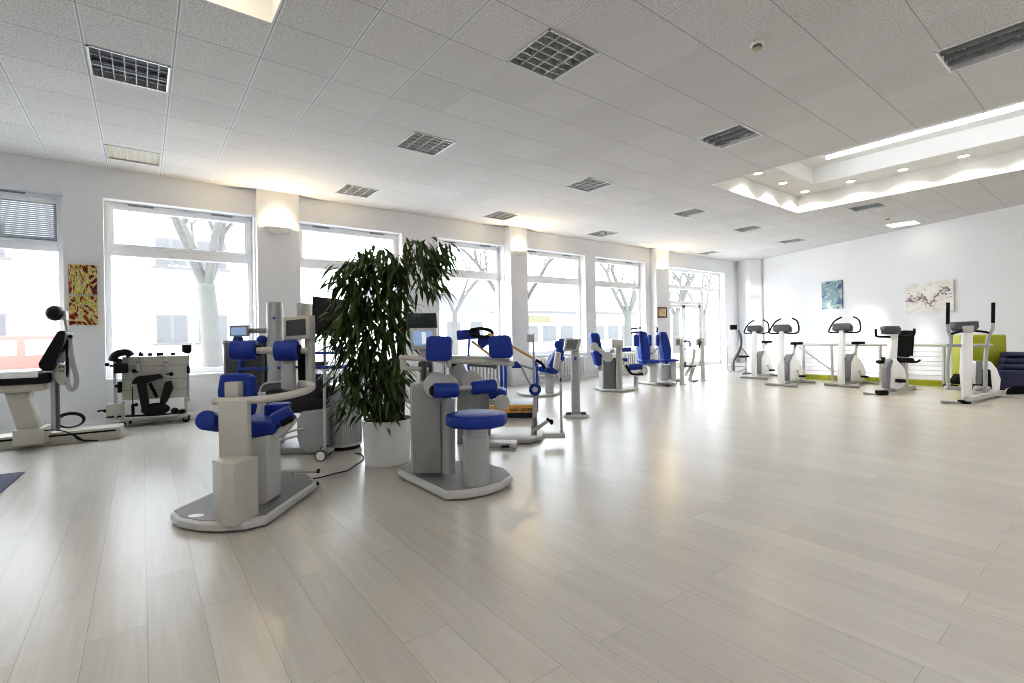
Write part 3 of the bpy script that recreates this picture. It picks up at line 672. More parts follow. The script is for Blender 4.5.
att('black square grip on the pole at the right end of the rack', [('grip', m, BLACKV), ('collar', fbox(MB(), f, 187, 366, 190, 373, -.04, -.012, .005), BLACK)])
for i, (x, lab) in enumerate(((138.5, 'left'), (166.5, 'right'))):
    m = fbox(MB(), f, x - 1.7, 360, x + 1.7, 373 + 7 * i, -.02, -.004); a = MB(); a.ball(f(x, 361.5, -.03), .022)
    b = MB(); b.ball(f(x - 4 + 9 * i, 371 + 3 * i, -.04), .028); ftb(b, f, [(x - 4 + 9 * i, 371 + 3 * i, -.03), (x, 372 + 2 * i, -.02)], .01)
    att('slim steel bracket with a black knob on the %s of the rack board' % lab, [('bracket', m, SILV), ('screw', a, MGREY), ('knob', b, BLACK)])
m = MB()
for x, w in ((141, 2.5), (150, 2), (160, 3.5), (173, 2)): yb = 356.6 - (x - 122) * 1.5 / 66; fbox(m, f, x - w, yb - 3, x + w, yb, -.01, .05, .006)
ftb(m, f, [(140.5, 354.5, .02), (141, 351.5, .02)], .014); att('row of small black screw clips along the top edge of the rack board', [('clip', m, BLACK)])
m = fbox(MB(), f, 117.5, 382, 122, 392.5, -.05, .0, .008); a = MB(); a.ball(f(117, 386, -.05), .022); att('small black clamp on the left post of the rack', [('clamp', m, BLACK), ('knob', a, BLACK)])
m = fbox(MB(), f, 131.5, 404, 134.5, 416, -.08, -.03, .006); a = MB(); a.ball(f(136.5, 404.5, -.06), .024); fbox(a, f, 132.3, 387, 133.5, 404, -.06, -.045)
att('upright black peg with a round knob standing on the lower bar of the rack', [('peg', m, BLACK), ('knob', a, BLACK)])

# ------------------------------------------------------------------ front left machine
f = Fr(230, 527)
t = mach('back_trainer', 'front left grey training machine with blue shoulder rolls, seat and curved white arm', 'training machine', f)
out = [(170, 520.5), (177, 527.5), (197, 531.5), (218, 532.5), (245, 530.5), (267, 525), (317, 489), (310, 480), (262, 479), (213, 500)]
put('base_plate', plate(f, out, .012, .06, .012), LGREY, t)
put('base_cover', MB().prism(shrink(f, out, .945, .058), (0, 0, .006)), GROOVE, t)
m = MB().prism(shrink(f, out, .86, .0), (0, 0, .02)); put('base_foot', m, BLACK, t)
b = f.fl(196, 516, .062); put('badge', MB().prism([b + V((.05 * cos(a * pi / 8), .03 * sin(a * pi / 8), .0)) for a in range(16)], (0, 0, .004)), WHITE, t)
p = f.fl(313, 488, 0)
w = put('roller_wheel', MB().cyl((p.x - .05, p.y + .03, .035), (p.x + .03, p.y, .035), .03), LGREY, t); put('axle', MB().cyl((p.x - .08, p.y + .045, .035), (p.x + .045, p.y - .008, .035), .012), BLACK, w)
z0 = .06
A = f.fl(213, 520, z0); B = f.fl(223, 526, z0); Cc = f.fl(235, 526.5, z0); D_ = f.fl(246, 521, z0)
pl = [A, B, Cc, D_, D_ + V((.03, .1, 0)), A + V((.04, .12, 0))]
hz = f(230, 458, 0).z
m = MB().prism([V((*q.xy, z0)) for q in pl], (0, 0, hz - z0), .006); put('column_housing', m, BEIGE, t)
m = fbox(MB(), f, 217.5, 401, 248, 459, .06, .115, .008); put('column', m, BEIGE, t)
m = fpr(MB(), f, [(248.5, 440), (267, 436), (267.5, 503), (249, 513)], .22, .42, .01); put('seat_column', m, LGREY, t)
m = MB().cyl(f(257, 452, .42), f(257, 432, .42), .085, None, 24); put('seat_post', m, SILV, t)
m = ftb(MB(), f, [(214, 401, .1), (230, 401.5, .1), (248, 400.5, .1), (270, 398.5, .14), (290, 395, .22), (305, 391, .34), (312, 387, .5), (309, 384, .66), (300, 383.5, .74)], .0265, 5, 12); put('curved_arm', m, BEIGE, t)
m = fpr(MB(), f, [(219, 376), (222, 374.2), (244, 374.2), (249, 378), (251, 392), (250, 410), (248, 417), (219, 417), (217.5, 392)], .24, .34, .03, 3); put('lumbar_pad', m, BLUE, t)
put('pad_bracket', fbox(MB(), f, 224, 382.5, 238, 403, .17, .25, .006), BEIGE, t)
m = fpr(MB(), f, [(222, 424), (232, 421.5), (272, 421.5), (276, 427), (272, 436), (250, 438), (225, 436)], .26, .62, .03, 3); put('seat', m, BLUE, t)
m = MB().cyl(f(205, 420, .16), f(226, 424, .5), .067, None, 24, True, .014); put('thigh_roll', m, BLUE, t)
m = MB().cyl(f(292, 411.5, .36), f(273, 422, .31), .055, None, 24, True, .022); put('thigh_roll', m, BLUE, t)
m = fbox(MB(), f, 263, 404.5, 284, 422, .5, .64, .02); put('hip_pad', m, BLUE, t)
m = fpr(MB(), f, [(262, 441), (270, 434), (289, 421), (296, 419), (288, 430), (276, 439)], .3, .36, .005); put('adjuster_plate', m, LGREY, t)
m = ftb(MB(), f, [(282, 424, .29), (292, 418.5, .29)], .02); put('adjuster_grip', m, BLACK, t)
put('rear_post', fbox(MB(), f, 254, 393, 262.5, 479, .72, .8, .006), LGREY, t)
m = fbox(MB(), f, 280, 357, 292, 389, .66, .74, .008); fbox(m, f, 284, 385, 311, 389, .73, .79, .006); put('shoulder_post', m, BEIGE, t)
m = ftb(MB(), f, [(236, 350.5, .62), (308, 350.5, .7)], .026, 0, 14); put('shoulder_bar', m, BEIGE, t)
for a, b_, r in ((230.5, 257, .077), (274.5, 298.5, .08)):
    o = put('shoulder_roll', MB().cyl(f(a, 350.8, .62), f(b_, 350.2, .66), r, None, 28, True, .018), BLUE, t)
    q = f(b_, 350.2, .66); put('end_cap', MB().cyl(q - V((.01, 0, 0)), q + V((.012, .0006, 0)), .045), BLACK, o)
m = fbox(MB(), f, 304.5, 338, 312, 389, .72, .8, .006); put('console_post', m, BEIGE, t)
put('console_slot', fbox(MB(), f, 297.5, 350, 304.3, 384, .76, .8, .004), BLACK, t)
m = fpr(MB(), f, [(282.5, 317.5), (309, 314.8), (310, 338.8), (283, 340.5)], .66, .78, .008); o = put('console', m, BEIGE, t)
put('screen', fpr(MB(), f, [(285.8, 320.6), (305, 318.8), (305.5, 334.8), (286, 336)], .652, .668), pm('screen_dim', (.07, .072, .078), .3), o)
m = ftb(MB(), f, [(268, 471.5, .8), (318, 471, .62)], .014); o = put('foot_bar', m, LGREY, t); put('end_cap', MB().cyl(f(317.5, 471, .62), f(319.2, 471, .62), .017), BLACK, o)
fbx = fbox(MB(), f, 287, 472, 291, 478, .7, .74); put('foot_bar_bracket', fbx, LGREY, t)

# ------------------------------------------------------------------ machine with towers behind it
f = Fr(300, 456)
t = mach('tower_trainer', 'silver tower machine with small lit tablet behind the front left machine', 'training machine', f)
m = MB(); c0 = f(275, 330, .35); m.lathe((c0.x, .35, 0), [(.085, .02), (.085, f(275, 303.5, .35).z - .02), (.07, f(275, 302, .35).z)], 24); put('tower', m, SILV, t)
m = fbox(MB(), f, 303.5, 303.5, 310, 385, .3, .42, .01); fbox(m, f, 296, 303, 304, 318, .28, .42, .012); put('tower', m, LGREY, t)
put('tower_badge', MB().cyl(f(274, 318, .25), f(274, 318, .3), .014), BLUEP, t)
put('base_plate', fbox(MB(), f, 240, 449, 314, 454, .05, .6, .01), MGREY, t)
m = fbox(MB(), f, 222.5, 340.5, 270, 400, .42, .5, .015); put('back_shield', m, MGREY, t)
put('shield_inset', fbox(MB(), f, 225, 343, 268, 398, .41, .425, .005), pm('shield_fabric', (.09, .095, .1), .8), t)
m = fbox(MB(), f, 247, 328.5, 271, 333, .3, .33, .004); o = put('tablet_arm', m, MGREY, t)
o = put('tablet', fbox(MB(), f, 229, 325.3, 248, 336.5, .24, .28, .006), MGREY, t); put('screen', fbox(MB(), f, 231, 327.5, 246, 335, .234, .245), SCRB, o)
for x in (238, 262):
    m = MB(); m.ball(f(x, 339.5, .28), (.055, .05, .045)); put('shoulder_pad', m, BLUE, t)
    m = fpr(MB(), f, [(x - 1, 342), (x + 2, 342), (x + 3, 362), (x + 3 if x > 250 else x, 384), (x - 2, 384), (x, 362)], .3, .36, .01); put('strap_frame', m, BLUEP if x < 250 else DGREY, t)
put('cross_bar', ftb(MB(), f, [(238, 369, .28), (300, 367, .3)], .014), BLUEP, t)
m = fpr(MB(), f, [(262, 388), (268, 384), (281, 383), (284, 395), (262, 396)], .2, .24, .01); o = put('arm_rest', m, DGREY, t)
put('rest_frame', ftb(MB(), f, [(260, 396, .2), (261, 388, .2), (266, 383.5, .2), (276, 382, .2), (285, 382, .22)], .012, 4), LGREY, o)
m = fbox(MB(), f, 262, 391, 325, 413, .1, .38, .03); fbox(m, f, 313, 374, 324, 400, .1, .3, .02); put('drive_cover', m, pm('dark_navy_cover', (.02, .022, .035), .4), t)
m = fpr(MB(), f, [(300, 412), (325, 409), (326, 454), (307, 454), (299, 448), (296.5, 438), (296.5, 420)], .03, .34, .02, 3); put('drive_housing', m, pm('housing_grey', (.40, .41, .43), .35, .2), t)
m = MB(); c0 = f(344, 420, .36); zt = f(344, 386, .2).z; m.lathe((c0.x, .36, 0), [(.185, .035), (.19, .06), (.19, zt - .06), (.185, zt)], 32)
o = put('weight_stack_cover', m, pm('cover_silver', (.60, .61, .62), .4, .3), t)
m = MB()
for k in range(27):
    a = pi + pi * (k + .5) / 27; m.bb((c0.x + .191 * cos(a) - .004, .36 + .191 * sin(a) - .004, .07), (c0.x + .191 * cos(a) + .004, .36 + .191 * sin(a) + .004, zt - .07))
put('ribs', m, SILV, o)
put('top_band', MB().lathe((c0.x, .36, 0), [(.192, zt - .05), (.196, zt - .045), (.196, zt), (.17, zt + .012)], 32), STEEL, o)
put('cover_foot', MB().lathe((c0.x, .36, 0), [(.17, 0), (.17, .036)], 28), BLACK, o)
m = ftb(MB(), f, [(280, 436, -.1), (292, 431, 0), (304, 428.5, .02)], .012, 4); ftb(m, f, [(266, 444, -.05), (298, 435.5, .02)], .012); put('hand_tube', m, STEEL, t)
# monitor stand
f = Fr(324, 459)
t = mach('monitor_stand', 'black flat monitor on a thin wheeled pole left of the plant', 'monitor stand', f)
put('pole', ftb(MB(), f, [(324.6, 330, .06), (324.6, 455, .06)], .016), STEEL, t)
o = put('monitor', fpr(MB(), f, [(312, 296), (347, 300), (347, 338), (312, 334)], .0, .05, .008), BLACK, t)
put('screen', fpr(MB(), f, [(313, 297.5), (346, 301.5), (346, 336.5), (313, 332.8)], -.004, .004), SCRD, o)
put('tray', fbox(MB(), f, 312, 352, 342, 354, -.04, .2, .004), BLUEP, t); put('tray', fbox(MB(), f, 313, 366, 342, 368.5, -.04, .2, .004), BLUEP, t)
put('shelf_block', fbox(MB(), f, 313, 362, 322, 366, .0, .16, .006), DGREY, t)
m = fbox(MB(), f, 322, 451, 328, 454, -.06, .12, .006); put('base', m, MGREY, t)
for x, b in ((321, -.08), (326, .12)):
    p = f(x, 455, b); w = put('wheel', MB().cyl((p.x - .012, b - .014, .05), (p.x + .012, b + .014, .05), .048, None, 24, True, .005), pm('wheel_grey', (.5, .5, .5), .4), t) if False else put('wheel', MB().cyl((p.x, b - .019, .054), (p.x, b + .019, .054), .045, None, 24, True, .006), WHITE, t)
    put('tyre', MB().lathe((p.x, b, .054), [(.047, -.017), (.056, -.014), (.056, .014), (.047, .017)], 24, 'Y'), DGREY, w)
# power cable
g = thing('power_cable', 'thin black cable lying on the floor left of the plant pot', 'cable', onz(340, 472))
q = [onz(*c, .006) - g.location for c in ((312, 479), (322, 477), (335, 473.5), (347, 470.5), (354, 466), (360, 462), (364, 458), (361, 454), (355, 453))]
put('cord', MB().tube(q, .005, 6, 5), BLACK, g)
# ------------------------------------------------------------------ potted plant
f = Fr(388, 468, fdep(388, 468) + .22)
t = mach('potted_plant', 'tall leafy green plant in a white round pot between the machines', 'plant', f)
m = MB(); m.lathe((0, 0, 0), [(.205, 0), (.212, .015), (.232, .395), (.236, .42), (.226, .42), (.218, .36), (.0, .36)], 40); put('pot', m, pm('white_pot', (.8, .8, .78), .35, var=.02, coat=.2), t)
put('soil', MB().cyl((0, 0, .35), (0, 0, .385), .217, None, 30), pm('soil', (.035, .025, .018), .95, bump=.6), t)
rr = random.Random(12)
STEM = pm('brown_cane', (.15, .075, .04), .8, var=.2, scale=20)
LEAF = pm('dark_green_leaf', (.052, .095, .026), .42, var=.8, scale=5, spec=.4)
canes = [[(398, 422), (399, 350), (401, 290), (408, 255), (413, 243)], [(390, 424), (386, 360), (378, 300), (368, 258)], [(382, 424), (372, 380), (362, 330), (352, 280)], [(402, 424), (404, 370), (401, 320), (396, 268)], [(378, 424), (366, 400), (352, 365), (342, 330)], [(393, 424), (397, 380), (392, 330), (386, 265)]]
for i, c in enumerate(canes):
    dy = (-.05, .1, -.1, .12, -.02, .0)[i]
    m = ftb(MB(), f, [(x, y, dy + .02 * k * (1 if i % 2 else -1)) for k, (x, y) in enumerate(c)], (.022, .009), 5, 8); put('stem', m, STEM, t)
S = 2.628
cl = [(215, 125, 85, 50, 190), (195, 210, 82, 75, 260), (190, 310, 85, 80, 270), (210, 410, 64, 85, 190), (160, 480, 45, 70, 42), (268, 430, 45, 90, 190), (335, 100, 40, 60, 80), (375, 110, 50, 60, 80), (365, 175, 45, 45, 45), (285, 265, 45, 85, 120), (115, 290, 38, 60, 40), (125, 160, 35, 40, 35), (405, 95, 22, 30, 22), (135, 400, 35, 50, 22), (275, 150, 40, 60, 70), (240, 490, 40, 40, 70)]
m = MB(); bm = m.bm
for cx, cy, rx, ry, n in cl:
    for _ in range(n):
        while True:
            a, b, c = rr.uniform(-1, 1), rr.uniform(-1, 1), rr.uniform(-1, 1)
            if a * a + b * b + c * c < 1: break
        p = f(290 + (cx + a * rx) / S, 214 + (cy + b * ry) / S, c * (.14 if cx < 170 else .18 if cx < 220 else min(.3, rx * .0085 + .05)) - (.34 if cx < 170 else .22 if cx < 220 else .12))
        o = V((p.x, p.y, 0)) * .9 + V((rr.gauss(0, .35), rr.gauss(0, .35), 0))
        if o.length < .05: o = V((.1, .1, 0))
        o.normalize(); dn = rr.uniform(.1, 1.7); d = (o + V((0, 0, -dn))).normalized()
        L = rr.uniform(.12, .23); w = rr.uniform(.012, .0205); sd = d.cross(V((0, 0, 1))).normalized(); sd = (sd + V((0, 0, rr.uniform(-.5, .5)))).normalized()
        nn = d.cross(sd); pts = []
        for k, (s, ww) in enumerate(((0, .15), (.3, 1), (.65, .8), (1, .02))):
            q = p + d * L * s + V((0, 0, -.28 * L * s * s)); pts.append((q - sd * w * ww, q + sd * w * ww))
        vs = [bm.verts.new(v) for pr in pts for v in pr]
        for k in range(3): bm.faces.new((vs[2 * k], vs[2 * k + 1], vs[2 * k + 3], vs[2 * k + 2])).smooth = True
put('foliage', m, LEAF, t)

# ------------------------------------------------------------------ middle front machine
f = Fr(446, 499)
t = mach('leg_trainer', 'middle grey training machine with round blue seat, leg rolls and two square pads', 'training machine', f)
out = [(397, 476.5), (446, 500.5), (468, 499), (487, 495.5), (503, 490), (513, 482.5), (506, 476), (480, 468), (413, 466)]
put('base_plate', plate(f, out, .012, .065, .014), LGREY, t)
put('base_cover', MB().prism(shrink(f, out, .945, .062), (0, 0, .006)), GROOVE, t)
put('base_foot', MB().prism(shrink(f, out, .88, 0), (0, 0, .02)), BLACK, t)
m = fbox(MB(), f, 411.5, 386, 441.5, 473, .30, .36, .006); put('front_panel', m, pm('column_grey', (.33, .335, .335), .4, .3), t)
m = fbox(MB(), f, 409.5, 384, 442.5, 471, .36, .62, .012); put('column', m, LGREY, t)
m = MB().cyl(f(448.5, 472.5, .32), f(448.5, 398, .32), .056, None, 28); put('support_tube', m, SILV, t)
p0 = f(476.5, 484, .16)
m = MB().cyl((p0.x, .16, .065), (p0.x, .16, f(476, 436, .16).z), .102, None, 32); put('seat_column', m, SILV, t)
m = MB().cyl((p0.x, .16, f(476, 437, .16).z), (p0.x, .16, f(476, 424, .16).z), .094, None, 32); put('seat_post', m, LGREY, t)
m = MB(); zz = f(476, 425, .16).z
pl = [(444.5, 417.5, .12), (452, 421, -.0), (470, 423.5, -.06), (492, 421.5, -.04), (505, 417, .06), (508, 413, .2), (498, 410, .34), (474, 410, .38), (455, 412.5, .3)]
pts = [f(x, 420, d) for x, y, d in pl]; m.prism([V((q.x, q.y, zz)) for q in pts], (0, 0, f(476, 412.8, .16).z - zz), .03, 3); put('seat', m, BLUE, t)
c0 = f(437, 386, .25)
m = MB().cyl(f(437, 385.5, .2), f(437, 385.5, .46), .105, None, 36, True, .01); put('motor_housing', m, LGREY, t)
m = MB().cyl(f(447, 385.5, .26), f(447, 385.5, .40), .088, None, 32, True, .01); put('motor_disc', m, BEIGE, t)
m = ftb(MB(), f, [(440, 390.5, .06), (495, 385.5, .24)], .018, 0, 12); put('roll_axle', m, BEIGE, t)
for a, b, r in (((433.5, 390.8, .02), (457, 390, .12), .057), ((471.5, 388.2, .16), (495.5, 385.8, .24), .053)):
    o = put('leg_roll', MB().cyl(f(*a), f(*b), r, None, 28, True, .014), BLUE, t)
    if a[0] < 450: put('end_cap', MB().cyl(f(432.6, 390.7, .015), f(434.5, 390.7, .03), .038), BLACK, o)
m = MB(); ftb(m, f, [(400, 357.5, .28), (440, 360, .14), (448, 362.5, .1), (449, 367, .1)], .02, 3, 10); ftb(m, f, [(446, 361.5, .12), (475, 361.5, .12), (514, 364, .1)], .019, 3, 10); ftb(m, f, [(446, 358, .2), (490, 358.5, .2), (510, 361, .16)], .016)
put('pad_beam', m, BEIGE, t)
m = fbox(MB(), f, 399.5, 356, 405, 369.5, .26, .34, .008); ftb(m, f, [(402, 368, .28), (428, 369.5, .24)], .018); put('beam_bracket', m, BEIGE, t)
m = ftb(MB(), f, [(424, 361, .2), (424, 380, .24)], .02); fbox(m, f, 418, 362, 432, 372, .3, .38, .01); put('beam_joint', m, DGREY, t)
for q in ([(426, 338), (430, 336), (449, 336.5), (451.5, 339), (450.5, 358), (448, 361), (427, 361), (425, 358)], [(487.5, 339), (490, 336), (507, 335), (511, 337.5), (513.5, 354), (511, 358.5), (492, 358.5), (489, 356)]):
    put('chest_pad', fpr(MB(), f, q, .02, .13, .025, 3), BLUE, t)
m = fbox(MB(), f, 419, 349, 433.5, 386, .42, .52, .01); put('console_post', m, BEIGE, t)
m = fpr(MB(), f, [(409, 328.5), (436, 327.8), (437, 349), (411, 350.5)], .38, .48, .012); o = put('console', m, LGREY, t)
put('screen', fpr(MB(), f, [(412.5, 331), (432, 330.7), (433, 345), (414, 345.8)], .372, .384), SCRB, o)
put('screen_page', fpr(MB(), f, [(421.5, 332.2), (425.5, 332.2), (426, 343.5), (422, 343.6)], .368, .374), SCRW, o)
put('rear_display', fpr(MB(), f, [(407, 313.5), (436.5, 313), (437, 328), (408, 328)], .5, .54, .006), CONC, t)

# ------------------------------------------------------------------ machine behind the middle one
f = Fr(500, 448)
t = mach('arm_lever_trainer', 'grey lever machine with blue roller and upright console behind the middle machine', 'training machine', f)
put('base_plate', plate(f, [(478, 436), (490, 443), (530, 443.5), (541, 440), (545, 435), (540, 431), (480, 430)], .01, .055, .012), LGREY, t)
put('front_foot', plate(f, [(488, 447.5), (516, 449), (518, 443), (490, 442)], .0, .05, .008), LGREY, t)
put('foot_switch', plate(f, [(501, 447.6), (509, 448), (509.5, 445.5), (502, 445)], .05, .07, .004), BLACK, t)
m = fpr(MB(), f, [(457, 389), (489, 384), (490.5, 449), (457, 452)], .22, .46, .012); put('column', m, pm('column_grey2', (.30, .305, .31), .4, .3), t)
m = fpr(MB(), f, [(449, 368), (462, 360), (468.5, 375), (456, 391)], .16, .3, .012); put('tilted_box', m, SILV, t)
m = fpr(MB(), f, [(448.5, 365), (459, 359.5), (461, 362), (450, 368)], .15, .3, .006); put('box_cap', m, BLACK, t)
m = MB().cyl(f(472, 381, .1), f(472, 381, .3), .115, None, 32, True, .01); put('motor_housing', m, LGREY, t)
m = MB().cyl(f(502, 402.5, .02), f(502, 402.5, .12), .085, None, 32, True, .01); ftb(m, f, [(490, 402, .1), (502, 402.5, .1)], .03); put('motor_disc', m, LGREY, t)
m = fpr(MB(), f, [(488, 392), (500, 389), (506, 391), (506, 395), (490, 400)], .1, .36, .015); put('seat', m, BLUE, t)
m = fpr(MB(), f, [(531, 436), (537, 436), (537.5, 390), (534, 390)], .1, .15, .006); put('lever', m, LGREY, t)
m = MB().cyl(f(535, 389.5, .0), f(535, 389.5, .22), .066, None, 28, True, .014); o = put('lever_roll', m, BLUE, t)
put('end_cap', MB().cyl(f(535, 389.5, -.006), f(535, 389.5, .02), .03), LGREY, o)
m = ftb(MB(), f, [(533, 431, .08), (549, 420, .02)], .02); o = put('pedal_arm', m, LGREY, t); m = MB(); m.ball(f(551.5, 422, .0), (.022, .022, .03)); ftb(m, f, [(547, 418.5, .02), (551, 422, 0)], .014); put('pedal_tip', m, BLACK, o)
m = ftb(MB(), f, [(536, 435, .1), (535.5, 418, .08)], .015); put('lever_damper', m, MGREY, t)
m = fbox(MB(), f, 559.3, 360, 563, 436, .1, .15, .005); put('console_post', m, LGREY, t)
m = fbox(MB(), f, 544, 434, 565.5, 438.5, .06, .2, .008); put('side_foot', m, LGREY, t)
m = fpr(MB(), f, [(556.5, 352), (561.5, 353), (558.5, 371), (554, 369)], .04, .22, .008); put('console', m, LGREY, t)
put('post_button', fbox(MB(), f, 559.8, 378, 561.2, 381.5, .094, .102), BLACK, t)
m = fbox(MB(), f, 532.3, 333.5, 535.3, 388, .16, .2, .004); o = put('measuring_post', m, SILV, t); put('sensor_box', fbox(MB(), f, 527, 334.5, 532.5, 342.5, .14, .22, .008), LGREY, o)
m = ftb(MB(), f, [(518, 364.5, .2), (535, 369.5, .18)], .012); ftb(m, f, [(521, 366, .2), (531, 386, .16)], .011); put('strut', m, SILV, t)
m = fpr(MB(), f, [(511.5, 368), (514.5, 362), (517, 361.5), (521.5, 366), (521, 368.3)], .14, .26, .008); put('elbow_pad', m, BLUE, t)
m = ftb(MB(), f, [(470, 365, .2), (494, 366.5, .16)], .014); m.ball(f(495, 367, .16), .022); put('hand_lever', m, DGREY, t)

# ------------------------------------------------------------------ treadmill
f = Fr(520, 418)
t = mach('treadmill', 'treadmill with orange lettered side, blue frame tubes and pale wooden handrails', 'treadmill', f)
put('deck', fbox(MB(), f, 462, 405.5, 538, 412, .0, .62, .01), pm('deck_blue_grey', (.40, .45, .52), .5), t)
put('deck_base', fbox(MB(), f, 464, 411.8, 536, 417.5, .01, .6, .008), pm('navy_plinth', (.02, .03, .08), .5), t)
sd = put('side_board', fbox(MB(), f, 462, 406, 538.6, 412.5, -.025, .0, .004), ORANGE, t)
cu = bpy.data.curves.new('lettering', 'FONT'); cu.body = 'mbl-system'; cu.size = .083; cu.extrude = .001; cu.offset = .0012; cu.shear = .25; cu.align_x = 'LEFT'; cu.space_character = 1.0
o = bpy.data.objects.new('tmp_text', cu); COL.objects.link(o); dg = bpy.context.evaluated_depsgraph_get(); me = bpy.data.meshes.new_from_object(o.evaluated_get(dg)); bpy.data.objects.remove(o)
p = f(509.5, 411.4, -.026); me.transform(Matrix.Translation((p.x, -.0275, p.z)) @ Matrix.Rotation(pi / 2, 4, 'X')); me.materials.clear(); me.materials.append(pm('navy_lettering', (.02, .025, .1), .5))
o = bpy.data.objects.new('lettering', me); COL.objects.link(o); o.parent = sd
def arch(xa, dy, xb=None):
    return ftb(MB(), f, [(xa, 408, dy), (xa, 372, dy), (xa - 1, 364, dy), (xa - 4, 360.5, dy)], .021, 4)
put('frame_tube', arch(501.5, .6), BLUEP, t); put('frame_tube', arch(505.5, .64), BLUEP, t)
put('frame_tube', arch(537, -.02), BLUEP, t)
put('frame_tube', ftb(MB(), f, [(468.5, 410, .3), (468.5, 350, .3), (469.5, 338, .3)], .018), BLUEP, t)
put('handrail', ftb(MB(), f, [(488, 333.5, -.02), (513, 346.8, -.02), (535, 359.5, -.02)], .02), WOOD, t)
put('handrail', ftb(MB(), f, [(471.5, 341, .62), (500, 362.5, .62)], .02), WOOD, t)
m = MB().cyl(f(457, 335.5, .3), f(480, 333.5, .3), .075, None, 24, True, .015); m2 = fpr(MB(), f, [(478, 338), (491, 337), (489, 344), (482, 349), (477, 343)], .25, .4, .01)
put('chest_roll', m, BLUE, t); put('side_cushion', m2, BLUE, t)
m = MB()
for k in range(2): ftb(m, f, [(470, 330 + k, .2), (480, 328.5, .2), (490, 330 + k, .22), (492.5, 334, .24), (486, 336.5, .22), (476, 336, .2), (471, 333, .2), (470, 330 + k, .2)], .022, 4, 8)
ftb(m, f, [(476, 328, .2), (476.5, 337, .2)], .025); put('harness_loop', m, BLACK, t)
put('handle_grip', ftb(MB(), f, [(536, 360, -.04), (542, 364, -.06), (545, 369, -.06)], .02, 3), BLACK, t)
put('cross_tube', ftb(MB(), f, [(470, 337.5, .0), (470, 339, .62)], .018), BLUEP, t)
# ------------------------------------------------------------------ free standing console
f = Fr(575.5, 416.5)
t = mach('console_column', 'free-standing grey console column with round foot and tilted screen', 'console', f)
p = f(576, 416, 0)
put('foot', MB().lathe((p.x, 0, 0), [(.18, 0), (.185, .015), (.17, .035), (.09, .045)], 36), LGREY, t)
for a in (-.11, .1): put('foot_knob', MB().lathe((p.x + a, -.05, .03), [(.04, 0), (.042, .03), (.03, .045)], 16), DGREY, t)
put('post', MB().bb((p.x - .062, -.05, .03), (p.x + .062, .05, f(575, 351, 0).z), .02), LGREY, t)
put('post_inlay', MB().bb((p.x - .03, -.056, .12), (p.x + .035, -.045, f(575, 353, 0).z)), SILV, t)
put('post_badge', fbox(MB(), f, 574.5, 357, 576.5, 360, -.062, -.05), BLUEP, t)
m = fpr(MB(), f, [(566, 338.2), (581.5, 338.8), (578.5, 351.5), (563.6, 351)], -.1, .02, .01); o = put('screen_housing', m, LGREY, t)
put('screen', fpr(MB(), f, [(567.5, 340), (578, 340.4), (575.5, 349.3), (565.6, 349)], -.105, -.095), SCRG, o)
# ------------------------------------------------------------------ row of machines along the windows
f = Fr(540, 396)
t = mach('reclining_trainer', 'blue reclining seat machine on a round plate below the fifth window', 'training machine', f)
put('base_plate', plate(f, [(517, 393.5), (522, 395.8), (540, 397), (555, 395.5), (562, 393), (555, 390), (535, 389.3), (522, 390.6)], .01, .05, .01), LGREY, t)
m = fpr(MB(), f, [(545, 374), (553, 374), (554, 393), (545.5, 393)], .0, .14, .01); fpr(m, f, [(549, 378), (552, 378), (553, 393), (549, 393)], -.05, -.0, .004); put('seat_post', m, LGREY, t)
put('seat_frame', fbox(MB(), f, 539, 372.5, 557.5, 375, -.05, .25, .006), LGREY, t)
m = fpr(MB(), f, [(536, 367.5), (541, 366.2), (556, 370), (559, 373.2), (552, 374), (537, 371)], -.12, .32, .015); put('seat', m, BLUE, t)
m = fpr(MB(), f, [(548, 366), (551.5, 359), (556, 350), (562, 346), (565, 350), (562, 362), (558.5, 372), (554, 371)], -.1, .3, .02); put('backrest', m, BLUE, t)
m = MB().cyl(f(558.5, 345, -.14), f(562, 344, .34), .085, None, 20, True, .02); m.cyl(f(561, 341, .0), f(563, 340.5, .3), .05, None, 16); put('head_roll', m, BLUE, t)
m = fpr(MB(), f, [(561, 357), (565, 356.5), (564, 361), (560, 363)], -.15, -.03, .01); put('side_pad', m, BLUE, t)
put('lever', ftb(MB(), f, [(551, 354, -.18), (546, 364, -.16), (545, 374, -.06)], .014), LGREY, t)

f = Fr(615, 391)
t = mach('rotation_trainer', 'grey column machine with slanted blue back pads and leg rolls below the sixth window', 'training machine', f)
put('base_plate', plate(f, [(594, 388.8), (602, 391.5), (622, 392), (634, 390.3), (638.5, 388.3), (630, 386), (605, 385.6)], .01, .05, .01), LGREY, t)
m = fbox(MB(), f, 602.8, 358, 617, 391, .0, .4, .02); put('column', m, pm('column_dark', (.20, .205, .21), .45, .3), t)
put('column_edge', fbox(MB(), f, 602, 357, 604, 391, .0, .4, .008), LGREY, t)
m = fbox(MB(), f, 616.3, 343, 622.8, 391, -.08, .02, .008); put('console_post', m, LGREY, t)
put('post_inlay', fbox(MB(), f, 617.8, 346, 620.8, 389, -.086, -.07), pm('warm_inlay', (.40, .38, .34), .4), t)
m = fpr(MB(), f, [(612.3, 339.5), (623.6, 339.8), (623.3, 347.5), (613, 348)], -.14, -.02, .012); put('console', m, LGREY, t)
m = MB().cyl(f(594.5, 346, -.06), f(594.5, 346, .04), .075, None, 24, True, .012); m.bar([f(595, 346.5, -.02), f(607, 356, -.02)], .08, .09, (0, 1, 0)); m.cyl(f(608, 357, -.08), f(608, 357, .06), .105, None, 28, True, .012); ftb(m, f, [(611, 352, .02), (613.5, 350, .05)], .03); put('swing_arm', m, LGREY, t)
